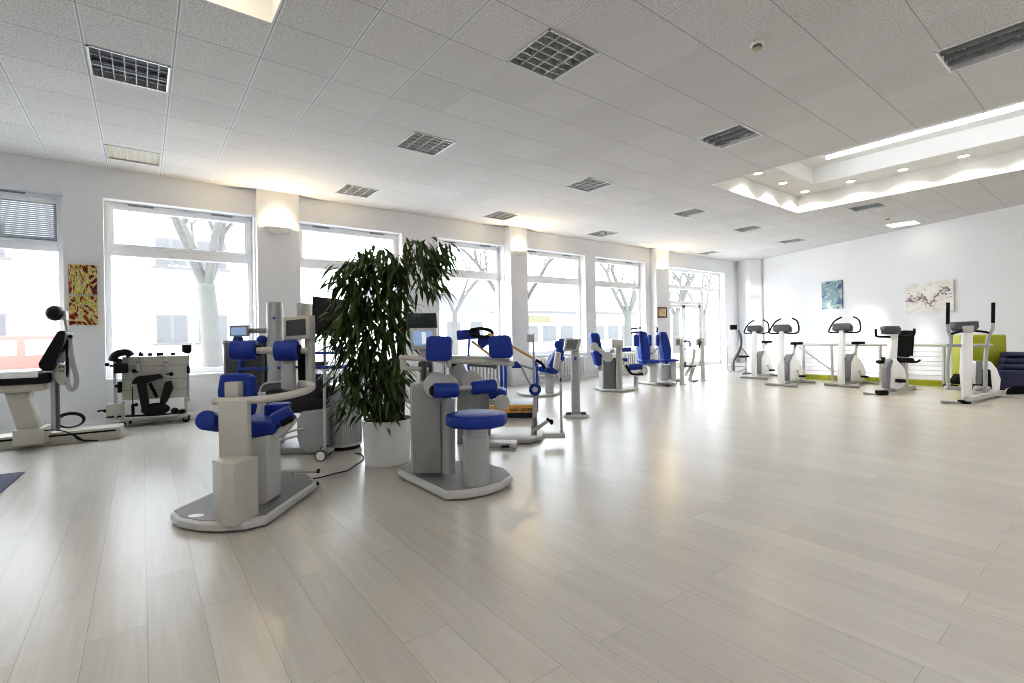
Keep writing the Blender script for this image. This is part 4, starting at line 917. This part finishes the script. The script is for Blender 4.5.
put('upper_back_pad', fpr(MB(), f, [(590.7, 334), (592, 333), (598, 333), (599.5, 335), (602.5, 349.5), (594, 350)], .08, .42, .02), BLUE, t)
put('lower_back_pad', fpr(MB(), f, [(593, 352), (597, 350.5), (602.5, 355), (603, 364), (600, 366), (597, 366)], .05, .42, .02), BLUE, t)
put('shoulder_pad', fpr(MB(), f, [(600.5, 349), (603, 349.5), (606.5, 353), (604.5, 354)], .1, .3, .01), BLUE, t)
put('seat_bracket', fpr(MB(), f, [(597, 367), (603, 364.5), (603, 371), (599.5, 371)], .1, .35, .01), LGREY, t)
put('leg_roll', MB().cyl(f(622, 349.7, .1), f(631, 349.3, .1), .042, None, 18, True, .012), BLUE, t)
put('leg_roll', MB().cyl(f(622, 360, .2), f(627.5, 359.6, .2), .036, None, 18, True, .01), BLUE, t)
put('leg_roll', MB().cyl(f(629, 367.3, .05), f(642, 366.5, .05), .062, None, 20, True, .016), BLUE, t)
m = ftb(MB(), f, [(622, 360, .1), (627, 370, .05), (632, 374.5, .05), (645, 374.5, .05), (647, 370, .05), (644, 365, .05)], .016, 4); put('leg_lever', m, LGREY, t)
put('lever_bar', ftb(MB(), f, [(626, 365, .03), (632, 374, .03), (643, 374, .03)], .022, 3), BLACK, t)
m = MB().cyl(f(636, 376, .3), f(636, 387, .3), .05, None, 16); put('leg_post', m, LGREY, t)

def seat_machine(f, dx, label, extra):
    X = lambda x: x + dx
    t = mach('chest_trainer', label, 'training machine', f, 'upright seat machines near the entrance')
    return t
f = Fr(662, 384.5)
t = seat_machine(f, 0, 'upright blue seat machine with black top handles and hanging blue side pads', None)
put('base_plate', plate(f, [(637.5, 383), (655, 385), (671, 385.2), (677, 383.8), (672, 382.4), (650, 381.8)], .01, .05, .01), LGREY, t)
put('foot_plate', plate(f, [(657, 384), (670, 384.8), (674, 383.8), (668, 382.8)], .05, .07, .005), DGREY, t)
put('seat_post', fbox(MB(), f, 649.3, 362.5, 657, 383, .05, .25, .015), LGREY, t)
put('seat', fpr(MB(), f, [(641, 361), (643, 360), (659, 360.2), (661.5, 361.3), (659, 363.2), (643, 363.4)], -.08, .38, .014), BLUE, t)
put('backrest', fpr(MB(), f, [(639.2, 332.5), (641, 331), (645, 331.2), (647, 333), (650.5, 349), (650.3, 360), (645, 366.5), (642.5, 364)], .02, .36, .02), BLUE, t)
for a, b, d in ((634, 639.5, -.05), (648.3, 652, .4)):
    put('side_pad', fbox(MB(), f, a, 335, b, 346.3, d, d + .1, .02), BLUE, t)
    put('pad_post', ftb(MB(), f, [((a + b) / 2, 346, d + .05), ((a + b) / 2, 362, d + .05), ((a + b) / 2 + 1, 381, d + .05)], .014), LGREY, t)
m = MB(); 
for y in (328.5, 332.5): ftb(m, f, [(631, y + .8, .0), (633, y, -.02), (641, y - .6, .0)], .016)
put('top_handle', m, BLACK, t); put('handle_post', ftb(MB(), f, [(636, 327, .02), (636, 346, .02)], .016), LGREY, t)
put('side_lever', ftb(MB(), f, [(651, 353.5, .2), (657, 348.6, .3)], .03), LGREY, t)
f = Fr(684, 381.6)
t = seat_machine(f, 0, 'tilted blue seat machine between the other seat machine and the grey posts', None)
put('base_plate', plate(f, [(659, 379), (668, 380.8), (680, 381), (684, 380), (682, 378.4), (668, 377.6)], .01, .05, .01), LGREY, t)
put('weight_box', fbox(MB(), f, 661.5, 365, 670.3, 379.5, .2, .5, .012), SILV, t)
put('seat_post', fbox(MB(), f, 671.5, 361, 676.5, 380, .1, .3, .012), LGREY, t)
put('seat', fpr(MB(), f, [(663.5, 360), (666, 359.2), (678, 359.3), (680, 360.4), (677, 361.7), (666, 361.8)], .0, .45, .014), BLUE, t)
put('backrest', fpr(MB(), f, [(660.5, 332.5), (662, 331.8), (666, 332), (667.5, 333.5), (671.5, 348.5), (671.5, 358), (668, 364.5), (665, 364)], .05, .4, .02), BLUE, t)
put('side_pad', fbox(MB(), f, 656.2, 334.8, 660, 346, .1, .2, .02), BLUE, t)
m = ftb(MB(), f, [(655.5, 327.5, .15), (657.5, 328.5, .15), (656.5, 332.5, .15)], .02); put('top_handle', m, BLACK, t)
put('handle_post', ftb(MB(), f, [(657, 327.5, .18), (657.5, 345, .18), (659, 362, .2)], .014), LGREY, t)
f = Fr(683, 384.5)
def post(f, x, y, label, hx):
    g = mach('console_post', label, 'console', f, 'slim console posts near the entrance')
    p = f(x, y, 0)
    put('post', MB().bb((p.x - .04, -.03, 0), (p.x + .04, .03, f(x, 339, 0).z), .008), LGREY, g)
    o = put('console_head', fpr(MB(), f, [(x - 6, 338.5), (x + 1.5, 338), (x + 1.5, 344.5), (x - 6, 346)], -.1, -.01, .012), LGREY, g)
    put('screen', fpr(MB(), f, [(x - 5.3, 339.5), (x - 2, 339.3), (x - 2, 344.5), (x - 5.3, 345)], -.106, -.098), SCRG, o)
    put('foot', MB().bb((p.x - .05, -.08, 0), (p.x + .06, .08, .02), .005), LGREY, g)
post(f, 682, 385, 'slim grey console post right of the blue seat machines', 0)
f = Fr(703, 380.5); post(f, 703, 380.5, 'slim grey console post standing before the entrance door', 0)
f = Fr(694, 382)
t = mach('lever_frame', 'small grey lever machine with black grips between two slim console posts', 'training machine', f)
put('base_plate', plate(f, [(688, 380.8), (694, 381.8), (699, 380.6), (694, 379.4)], .01, .04, .006), MGREY, t)
m = ftb(MB(), f, [(685, 375.5, 0), (691, 366.5, 0), (694, 357, 0), (694.5, 349.5, 0)], .035); put('lever', m, LGREY, t)
put('seat_pad', fbox(MB(), f, 690, 365.5, 696.5, 367.5, -.1, .15, .006), DGREY, t)
m = fpr(MB(), f, [(689, 379.8), (692, 379.8), (695.5, 368), (692, 368)], -.03, .06, .01); put('support', m, SILV, t)
put('cross_bar', ftb(MB(), f, [(683.5, 349, 0), (694.5, 349, 0)], .014), LGREY, t)
m = ftb(MB(), f, [(684, 341.6, .0), (688, 341, .0), (690, 343, .0), (689.8, 347, .0)], .02, 4); ftb(m, f, [(699, 348, .0), (700, 343.5, .0), (701.5, 342, 0)], .02, 3); put('grip', m, BLACK, t)
m = fpr(MB(), f, [(683, 366), (686.5, 366), (686, 378), (683.4, 378)], .1, .2); 
m.bm.free()

# ------------------------------------------------------------------ exercise bikes
def bike_dir(a, b):
    p, q = onz(*a), onz(*b); return p, atan2(q.y - p.y, q.x - p.x) - pi / 2
BW = pm('bike_white', (.86, .875, .90), .3, var=.02, coat=.3); BG = pm('bike_grey', (.10, .105, .12), .4); BS = pm('bike_stripe_grey', (.24, .25, .28), .4)
def make_bike(label):
    t = thing('exercise_bike', label, 'exercise bike', (0, 0, 0), 0, 'white upright exercise bikes')
    put('front_foot', MB().cyl((-.32, .0, .03), (.32, .0, .03), .026, None, 14, True, .006), MGREY, t)
    put('rear_foot', MB().cyl((-.26, 1.0, .03), (.26, 1.0, .03), .026, None, 14, True, .006), MGREY, t)
    put('frame', MB().bar([(0, .02, .06), (0, 1.0, .06)], .07, .05), SILV, t)
    m = MB().prism([(-.045, -.02, .04), (-.045, .09, .04), (-.045, .05, .22), (-.045, .06, .45), (-.045, .12, 1.16), (-.045, .04, 1.16), (-.045, -.05, .45), (-.045, -.06, .22)], (.09, 0, 0), .02, 3); put('column', m, BW, t)
    m = MB().prism([(-.17, .02, 1.16), (-.17, .16, 1.12), (-.17, .2, 1.22), (-.17, .06, 1.30)], (.34, 0, 0), .02); o = put('console', m, BG, t)
    put('screen', MB().prism([(-.13, .168, 1.14), (-.13, .2, 1.21), (-.13, .075, 1.296), (-.13, .06, 1.29)], (.26, 0, 0), .0), SCRD, o)
    for s in (-1, 1):
        m = MB().tube([(s * .03, .1, 1.12), (s * .14, .11, 1.105), (s * .25, .13, 1.11), (s * .29, .16, 1.14), (s * .275, .22, 1.24), (s * .235, .27, 1.335), (s * .19, .30, 1.38), (s * .11, .31, 1.425)], .0165, 10, 3); put('handlebar', m, BLACK, t)
    m = MB().prism([(-.07, .22, .10), (-.07, .9, .12), (-.07, .93, .3), (-.07, .75, .50), (-.07, .55, .63), (-.07, .42, .65), (-.07, .24, .52), (-.07, .20, .3)], (.14, 0, 0), .04, 3); put('drive_cover', m, BW, t)
    m = MB().prism([(-.073, .19, .1), (-.073, .26, .1), (-.073, .26, .5), (-.073, .45, .66), (-.073, .38, .66), (-.073, .2, .5)], (.146, 0, 0), .01); put('cover_stripe', m, BS, t)
    m = MB().cyl((0, .56, .6), (0, .70, .86), .03).cyl((0, .56, .62), (0, .58, .67), .045); put('seat_post', m, STEEL, t)
    m = MB().prism([(.0, .46, .0), (.05, .56, 0), (.115, .72, 0), (.12, .80, 0), (.06, .84, 0), (-.06, .84, 0), (-.12, .80, 0), (-.115, .72, 0), (-.05, .56, 0)], (0, 0, .055), .02, 3)
    bmesh.ops.translate(m.bm, verts=m.bm.verts, vec=(0, 0, .855)); put('saddle', m, BLACKV, t)
    for s, zz in ((1, .19), (-1, .41)):
        m = MB().bar([(s * .125, .5, .3), (s * .135, .54 if s > 0 else .46, zz)], .025, .02, (1, 0, 0)); m.cyl((s * .1, .5, .3), (s * .14, .5, .3), .03); o = put('crank', m, STEEL, t)
        put('pedal', MB().bb((s * .14, .54 - .045 if s > 0 else .415, zz - .02), (s * .25, .54 + .045 if s > 0 else .505, zz + .02), .008), BLACK, o)
    put('resistance_knob', MB().ball((.0, .14, .56), .03), BLACK, t)
    return t
b3 = make_bike('white upright exercise bike right of the two adjoining ones, under the blue painting')
p, rz = bike_dir((841, 387), (867.5, 383.2)); b3.location = p; b3.rotation_euler.z = rz
p, rz = bike_dir((781, 386.5), (807.5, 382)); dup(b3, p, rz, 'middle white upright exercise bike, nearest of the left pair of bikes')
p, rz = bike_dir((754, 379), (775, 375.6)); dup(b3, p, rz, 'white upright exercise bike at the back of the left pair')

# recumbent bike
f = Fr(888, 395)
t = mach('recumbent_bike', 'white recumbent exercise bike with black mesh backrest by the railing', 'exercise bike', f)
m = ftb(MB(), f, [(863, 393, .12), (903, 398.3, -.1)], .022); put('front_foot', m, MGREY, t)
put('rear_foot', ftb(MB(), f, [(905, 388, .75), (925, 391.3, .55)], .022), MGREY, t)
m = MB(); a, b = f.fl(886, 394.5), f.fl(914, 389.7); m.bar([V((a.x, a.y, .06)), V((b.x, b.y, .06))], .07, .06); put('frame', m, LGREY, t)
put('frame_pad', fbox(MB(), f, 880, 391, 889, 396, -.05, .08, .01), BLACK, t)
m = fpr(MB(), f, [(888.5, 366), (897, 366), (897.5, 350), (899, 331), (893.5, 331), (891, 350)], .1, .2, .012); put('column', m, BW, t)
put('console', fpr(MB(), f, [(884.5, 327), (887, 325.8), (900, 326), (902, 329), (901, 334), (886, 334.5)], -.06, .06, .015), BG, t)
put('console_front', fpr(MB(), f, [(888.5, 329.5), (898, 329.5), (897, 340), (893, 341)], -.0, .05, .01), WHITE, t)
put('handlebar', ftb(MB(), f, [(890, 336.8, .04), (878, 336.6, .0), (876, 334.8, 0), (875.8, 329, 0)], .02, 3), BLACK, t)
put('handlebar', ftb(MB(), f, [(899, 336.5, .04), (911, 336, .1), (914, 334, .1), (914.3, 328.5, .1)], .02, 3), BLACK, t)
m = fpr(MB(), f, [(887, 388.5), (886.6, 368), (889, 362), (893, 358.5), (898, 360), (905, 368), (907.5, 376), (906, 386), (899, 390)], .04, .14, .03, 3); put('drive_cover', m, BW, t)
put('cover_stripe', fpr(MB(), f, [(886.8, 388.8), (886.4, 368), (889, 361.5), (892, 358.5), (893.5, 361), (890.5, 368), (890.5, 388.8)], .03, .145, .008), BS, t)
m = fpr(MB(), f, [(894, 334), (896, 331.5), (911, 331), (913.5, 333), (912.3, 355), (909, 357.5), (896.5, 356.5), (894, 353)], .45, .52, .015); put('backrest', m, BLACKV, t)
put('backrest_rim', ftb(MB(), f, [(895, 355.5, .46), (894.5, 334, .46), (899, 331.6, .46), (910, 331.2, .46), (913.4, 334, .46), (912, 356, .46)], .014, 2), BLACK, t)
m = fpr(MB(), f, [(896, 358), (914, 358), (916, 362), (899, 363)], .2, .6, .02); put('seat', m, BLACKV, t)
put('seat_handle', ftb(MB(), f, [(898, 360.5, .2), (912, 362.3, .12), (918, 361.5, .1), (920, 359.8, .1)], .018, 3), BLACK, t)
put('seat_post', fbox(MB(), f, 904, 361, 909, 389, .42, .55, .012), LGREY, t)
for q, s in (((881, 362), 1), ((900.5, 380.8), -1)):
    m = ftb(MB(), f, [(894, 372, .08 if s < 0 else .3), (q[0], q[1], .04 if s < 0 else .2)], .014); o = put('crank', m, STEEL, t)
    m = MB(); m.box(f(q[0], q[1], .0 if s < 0 else .18), (.13, .1, .06), .015); put('pedal', m, BLACK, o)

# elliptical trainer
f = Fr(967, 403.5)
t = mach('elliptical_trainer', 'tall white elliptical trainer with two long upright handles at right', 'elliptical trainer', f)
put('front_foot', ftb(MB(), f, [(941.5, 402, .05), (996, 406, -.05)], .024), MGREY, t)
put('rear_foot', ftb(MB(), f, [(994, 397.3, .56), (1013, 397.8, .56)], .024), MGREY, t)
m = MB(); a, b = f.fl(966, 404), f.fl(1003, 396.2); m.bar([V((a.x, a.y, .07)), V((b.x, b.y, .07))], .08, .06); put('frame', m, LGREY, t)
put('base_cap', fbox(MB(), f, 963, 400.5, 971.5, 404.5, -.04, .06, .01), BLACK, t)
m = fpr(MB(), f, [(965, 402), (972, 402), (973, 372), (973.5, 327), (964.5, 327), (963.3, 372)], -.02, .045, .012); put('column', m, SILV if False else BW, t)
put('console', fpr(MB(), f, [(956, 322), (979, 321), (979.5, 327), (976, 331.5), (958, 331.5), (956, 328)], -.03, .08, .012), BG, t)
put('console_front', fpr(MB(), f, [(962.5, 326), (974.5, 325.5), (973.5, 333), (963.5, 333)], -.04, .0, .008), LGREY, t)
for q in ([(963, 331, 0), (956, 332.5, -.08), (952, 333.8, -.1)], [(974, 331, 0), (982, 331.5, -.05), (989, 332.8, -.1)]): put('grip_bar', ftb(MB(), f, q, .018, 3), BLACK, t)
put('axle', MB().cyl(f(945.5, 345.5, .05), f(991.5, 345.5, .05), .028, None, 16, True, .006), SILV, t)
for gx, pts in ((947.7, [(947.7, 324, .0), (948.5, 331, .0), (951, 337.5, .02), (950, 346, .04), (948, 357, .04), (947.3, 372, .04), (948.5, 388, .04)]), (993, [(993, 323, .0), (992.3, 329, .0), (989, 335.5, .02), (987, 346, .04), (985.7, 360, .04), (985.3, 388, .04)])):
    o = put('swing_arm', ftb(MB(), f, pts, .026, 4, 12), SILV, t)
    put('grip', MB().cyl(f(gx + .3, 302.5, .0), f(gx, 325, .0), .024, None, 14, True, .008), BLACK, o)
for x0, x1 in ((945.5, 960), (975.5, 989)):
    o = put('pedal_bar', MB().cyl(f(x0, 387.5, .06), f(x1, 388.6, .1), .032, None, 14, True, .006), SILV, t)
    put('foot_tray', fbox(MB(), f, x0 + 7, 385, x1 - 1, 388, .12, .3, .015), BLACK, o)
m = fpr(MB(), f, [(971.5, 364), (975, 361), (992, 361.5), (998, 369), (1002, 379), (1001, 390), (992, 394.5), (973, 394)], .55, .74, .03, 3); put('drive_cover', m, BW, t)
put('cover_stripe', fpr(MB(), f, [(977.5, 361), (983, 361), (982.5, 391), (976.5, 391)], .53, .6, .006), BS, t)
m = fpr(MB(), f, [(988, 369), (991, 370), (992.5, 389), (988, 391)], .45, .56, .01); fpr(m, f, [(971, 369), (973, 369), (973, 390), (971, 390)], .45, .56, .006); put('crank_cover', m, BLACK, t)
put('foot_guard', fpr(MB(), f, [(955.5, 381), (960.5, 374), (963, 374), (963, 384.5), (957, 384.5)], .5, .62, .01), BLACK, t)

# cross stepper far left of the bikes
f = Fr(742, 374)
t = mach('stepper', 'slim grey curved stepper with small black screen left of the bikes', 'stepper', f)
put('base', plate(f, [(734, 373.8), (742, 374.6), (752, 374), (744, 372.2)], .0, .04, .006), MGREY, t)
m = ftb(MB(), f, [(737.5, 330, 0), (740.3, 337, 0), (740.5, 344, 0), (738.5, 351, 0), (735.5, 357, 0), (733, 362, 0), (733, 371, 0)], .045, 4, 10); put('column', m, BG, t)
put('screen_head', fbox(MB(), f, 731, 324.8, 737.3, 329.6, -.05, .04, .01), BLACK, t)
put('saddle', fpr(MB(), f, [(739, 356.5), (742, 355.6), (750, 355.8), (750, 357.2), (741, 358)], -.05, .2, .01), BLACKV, t)
put('strut', ftb(MB(), f, [(741, 347, 0), (748.5, 356, 0)], .016), MGREY, t)
put('tail_post', ftb(MB(), f, [(746, 357.5, .05), (746, 372, .05)], .025), LGREY, t)
m = ftb(MB(), f, [(727.5, 345.5, -.1), (727.5, 369, -.1), (735, 372, -.1), (744, 369.5, -.1), (744, 366.5, .1), (728, 367, .1)], .018, 2); put('side_frame', m, SILV, t)

# ------------------------------------------------------------------ railing, green cabinet, lounger
f = Fr(878, 387)
t = mach('railing', 'white metal railing with thin horizontal cables behind the bikes', 'railing', f)
A = f.fl(790, 378.2); B = f.fl(943.2, 386.6); d = (B - A).normalized(); L = (B - A).length; zt = f(878, 346, f.fl(878, 386.5).y).z
for s in (798.8, 828, 877.6, 942.6): 
    q = f.fl(s, 380 + (s - 798) * .052); tt = (q - A).dot(d); q = A + d * tt
    put('post', MB().bar([V((q.x, q.y, 0)), V((q.x, q.y, zt))], .045, .045, (0, 1, 0)), LGREY, t)
put('top_rail', MB().tube([V((A.x, A.y, zt)) + d * .2, V((B.x, B.y, zt))], .028, 12), LGREY, t)
for k in range(7):
    z = .12 + k * (zt - .16) / 7; put('cable', MB().tube([V((A.x, A.y, z)) + d * .2, V((B.x, B.y, z))], .007, 6), LGREY, t)
q = V((-d.y, d.x, 0)); put('kerb', MB().prism([A + q * .03, B + q * .03, B + q * .16, A + q * .16], (0, 0, .11), .004), LIME, t)
o = put('stair_rail', MB().tube([f(799, 347, f.fl(799, 380.5).y + .15), f(834, 372, f.fl(834, 382).y + .4)], .018), LGREY, t)
f = Fr(975, 389.5, fdep(975, 389.5) + .0)
t = mach('green_cabinet', 'lime green cabinet behind the elliptical trainer', 'cabinet', f)
zt = f(980, 335, 0).z
a, b, c = f(960.5, 380, 0), f(1006.5, 380, 0), f(951.5, 380, .42); a.z = b.z = c.z = 0; e = c - a
put('carcass', MB().prism([a + V((0, 0, .04)), b + V((0, 0, .04)), b + e + V((0, 0, .04)), c + V((0, 0, .04))], (0, 0, zt - .04), .006), LIME, t)
put('door', MB().bb((a.x + .012, -.022, .06), (b.x - .012, -.001, zt - .02), .005), pm('lime_front', (.33, .36, .03), .5), t)
put('plinth', MB().prism([a + e * .1, b + e * .1, b + e * .95, c - e * .05], (0, 0, .045)), DGREY, t)
f = Fr(1010, 394.6)
t = mach('lounge_chair', 'dark navy leather lounger with rolled back and steel base at right edge', 'lounge chair', f)
for k, (xa, y, r) in enumerate(((1005.5, 354.5, .055), (1002, 361, .058), (1000.5, 367, .058))):
    put('back_roll', MB().cyl(f(xa, y, .42 - .09 * k), f(1052, y + 1, .62 - .09 * k), r, None, 20, True, .02), NAVY, t)
m = fpr(MB(), f, [(999, 372), (1004, 370.5), (1060, 372), (1060, 384), (1016, 384.5), (1004, 390), (1000, 389)], -.05, .5, .03, 3); put('seat', m, NAVY, t)
put('under_shadow', fbox(MB(), f, 1006, 384, 1060, 394, .08, .45, .01), pm('under_shadow_dark', (.012, .012, .018), .8), t)  # black box stands in for the shadow under the seat
put('back_shell', fpr(MB(), f, [(1003, 352.5), (1055, 353.5), (1056, 372), (1000, 371)], .5, .56, .01), NAVY, t)
m = ftb(MB(), f, [(1004.5, 394.5, 0), (1006, 389, 0), (1012, 386, 0), (1024, 384.8, 0), (1050, 385, 0)], .018, 4); ftb(m, f, [(1050, 385, 0), (1054, 396, 0)], .018); put('steel_base', m, CHROME, t)
m = ftb(MB(), f, [(1004.5, 394, .0), (1003, 391.8, .3)], .012); put('steel_foot', m, CHROME, t)
# ------------------------------------------------------------------ light
w = bpy.data.worlds.new('sky'); SC.world = w; w.use_nodes = True; nt = w.node_tree
bg = nt.nodes['Background']; bg.inputs['Color'].default_value = (.86, .93, 1, 1); bg.inputs['Strength'].default_value = 3.2
for x0, x1, z0, z1 in OPEN:
    l = lamp('window_portal', 'AREA', ((x0 + x1) / 2, WY + WT + .02, (z0 + z1) / 2), 1, rot=(-pi / 2, 0, 0), shape='RECTANGLE', size=x1 - x0, size_y=z1 - z0)
    l.data.cycles.is_portal = True
SC.view_settings.view_transform = 'Standard'; SC.view_settings.look = 'None'; SC.view_settings.exposure = 0.03
SC.cycles.max_bounces = 10; SC.cycles.diffuse_bounces = 6; SC.cycles.transparent_max_bounces = 16
SC.cycles.filter_width = 1.05; SC.cycles.use_denoising = True; SC.cycles.sample_clamp_indirect = 6
bg.inputs['Strength'].default_value = 8.6
for x, y in ((1.0, -.8), (4.5, -1.8), (7.2, -2.2), (-2.2, 1.2)):
    lamp('ceiling_fill_lamp', 'AREA', (x, y, ZC - .06), 34, (1, .96, .91), shape='SQUARE', size=.58)  # fill lamps added out of view, with no ceiling fitting modelled
sd = V((.84, -.5, -.17))
s_ = lamp('low_sun', 'SUN', (0, 30, 20), 9, (1, .98, .95), angle=.08); s_.rotation_euler = sd.to_track_quat('-Z', 'Y').to_euler()
vs = SC.view_settings; vs.use_curve_mapping = True; cm = vs.curve_mapping; cv = cm.curves[3]
for x, y in ((.03, .016), (.12, .095), (.32, .315), (.6, .65)): cv.points.new(x, y)
cm.update()
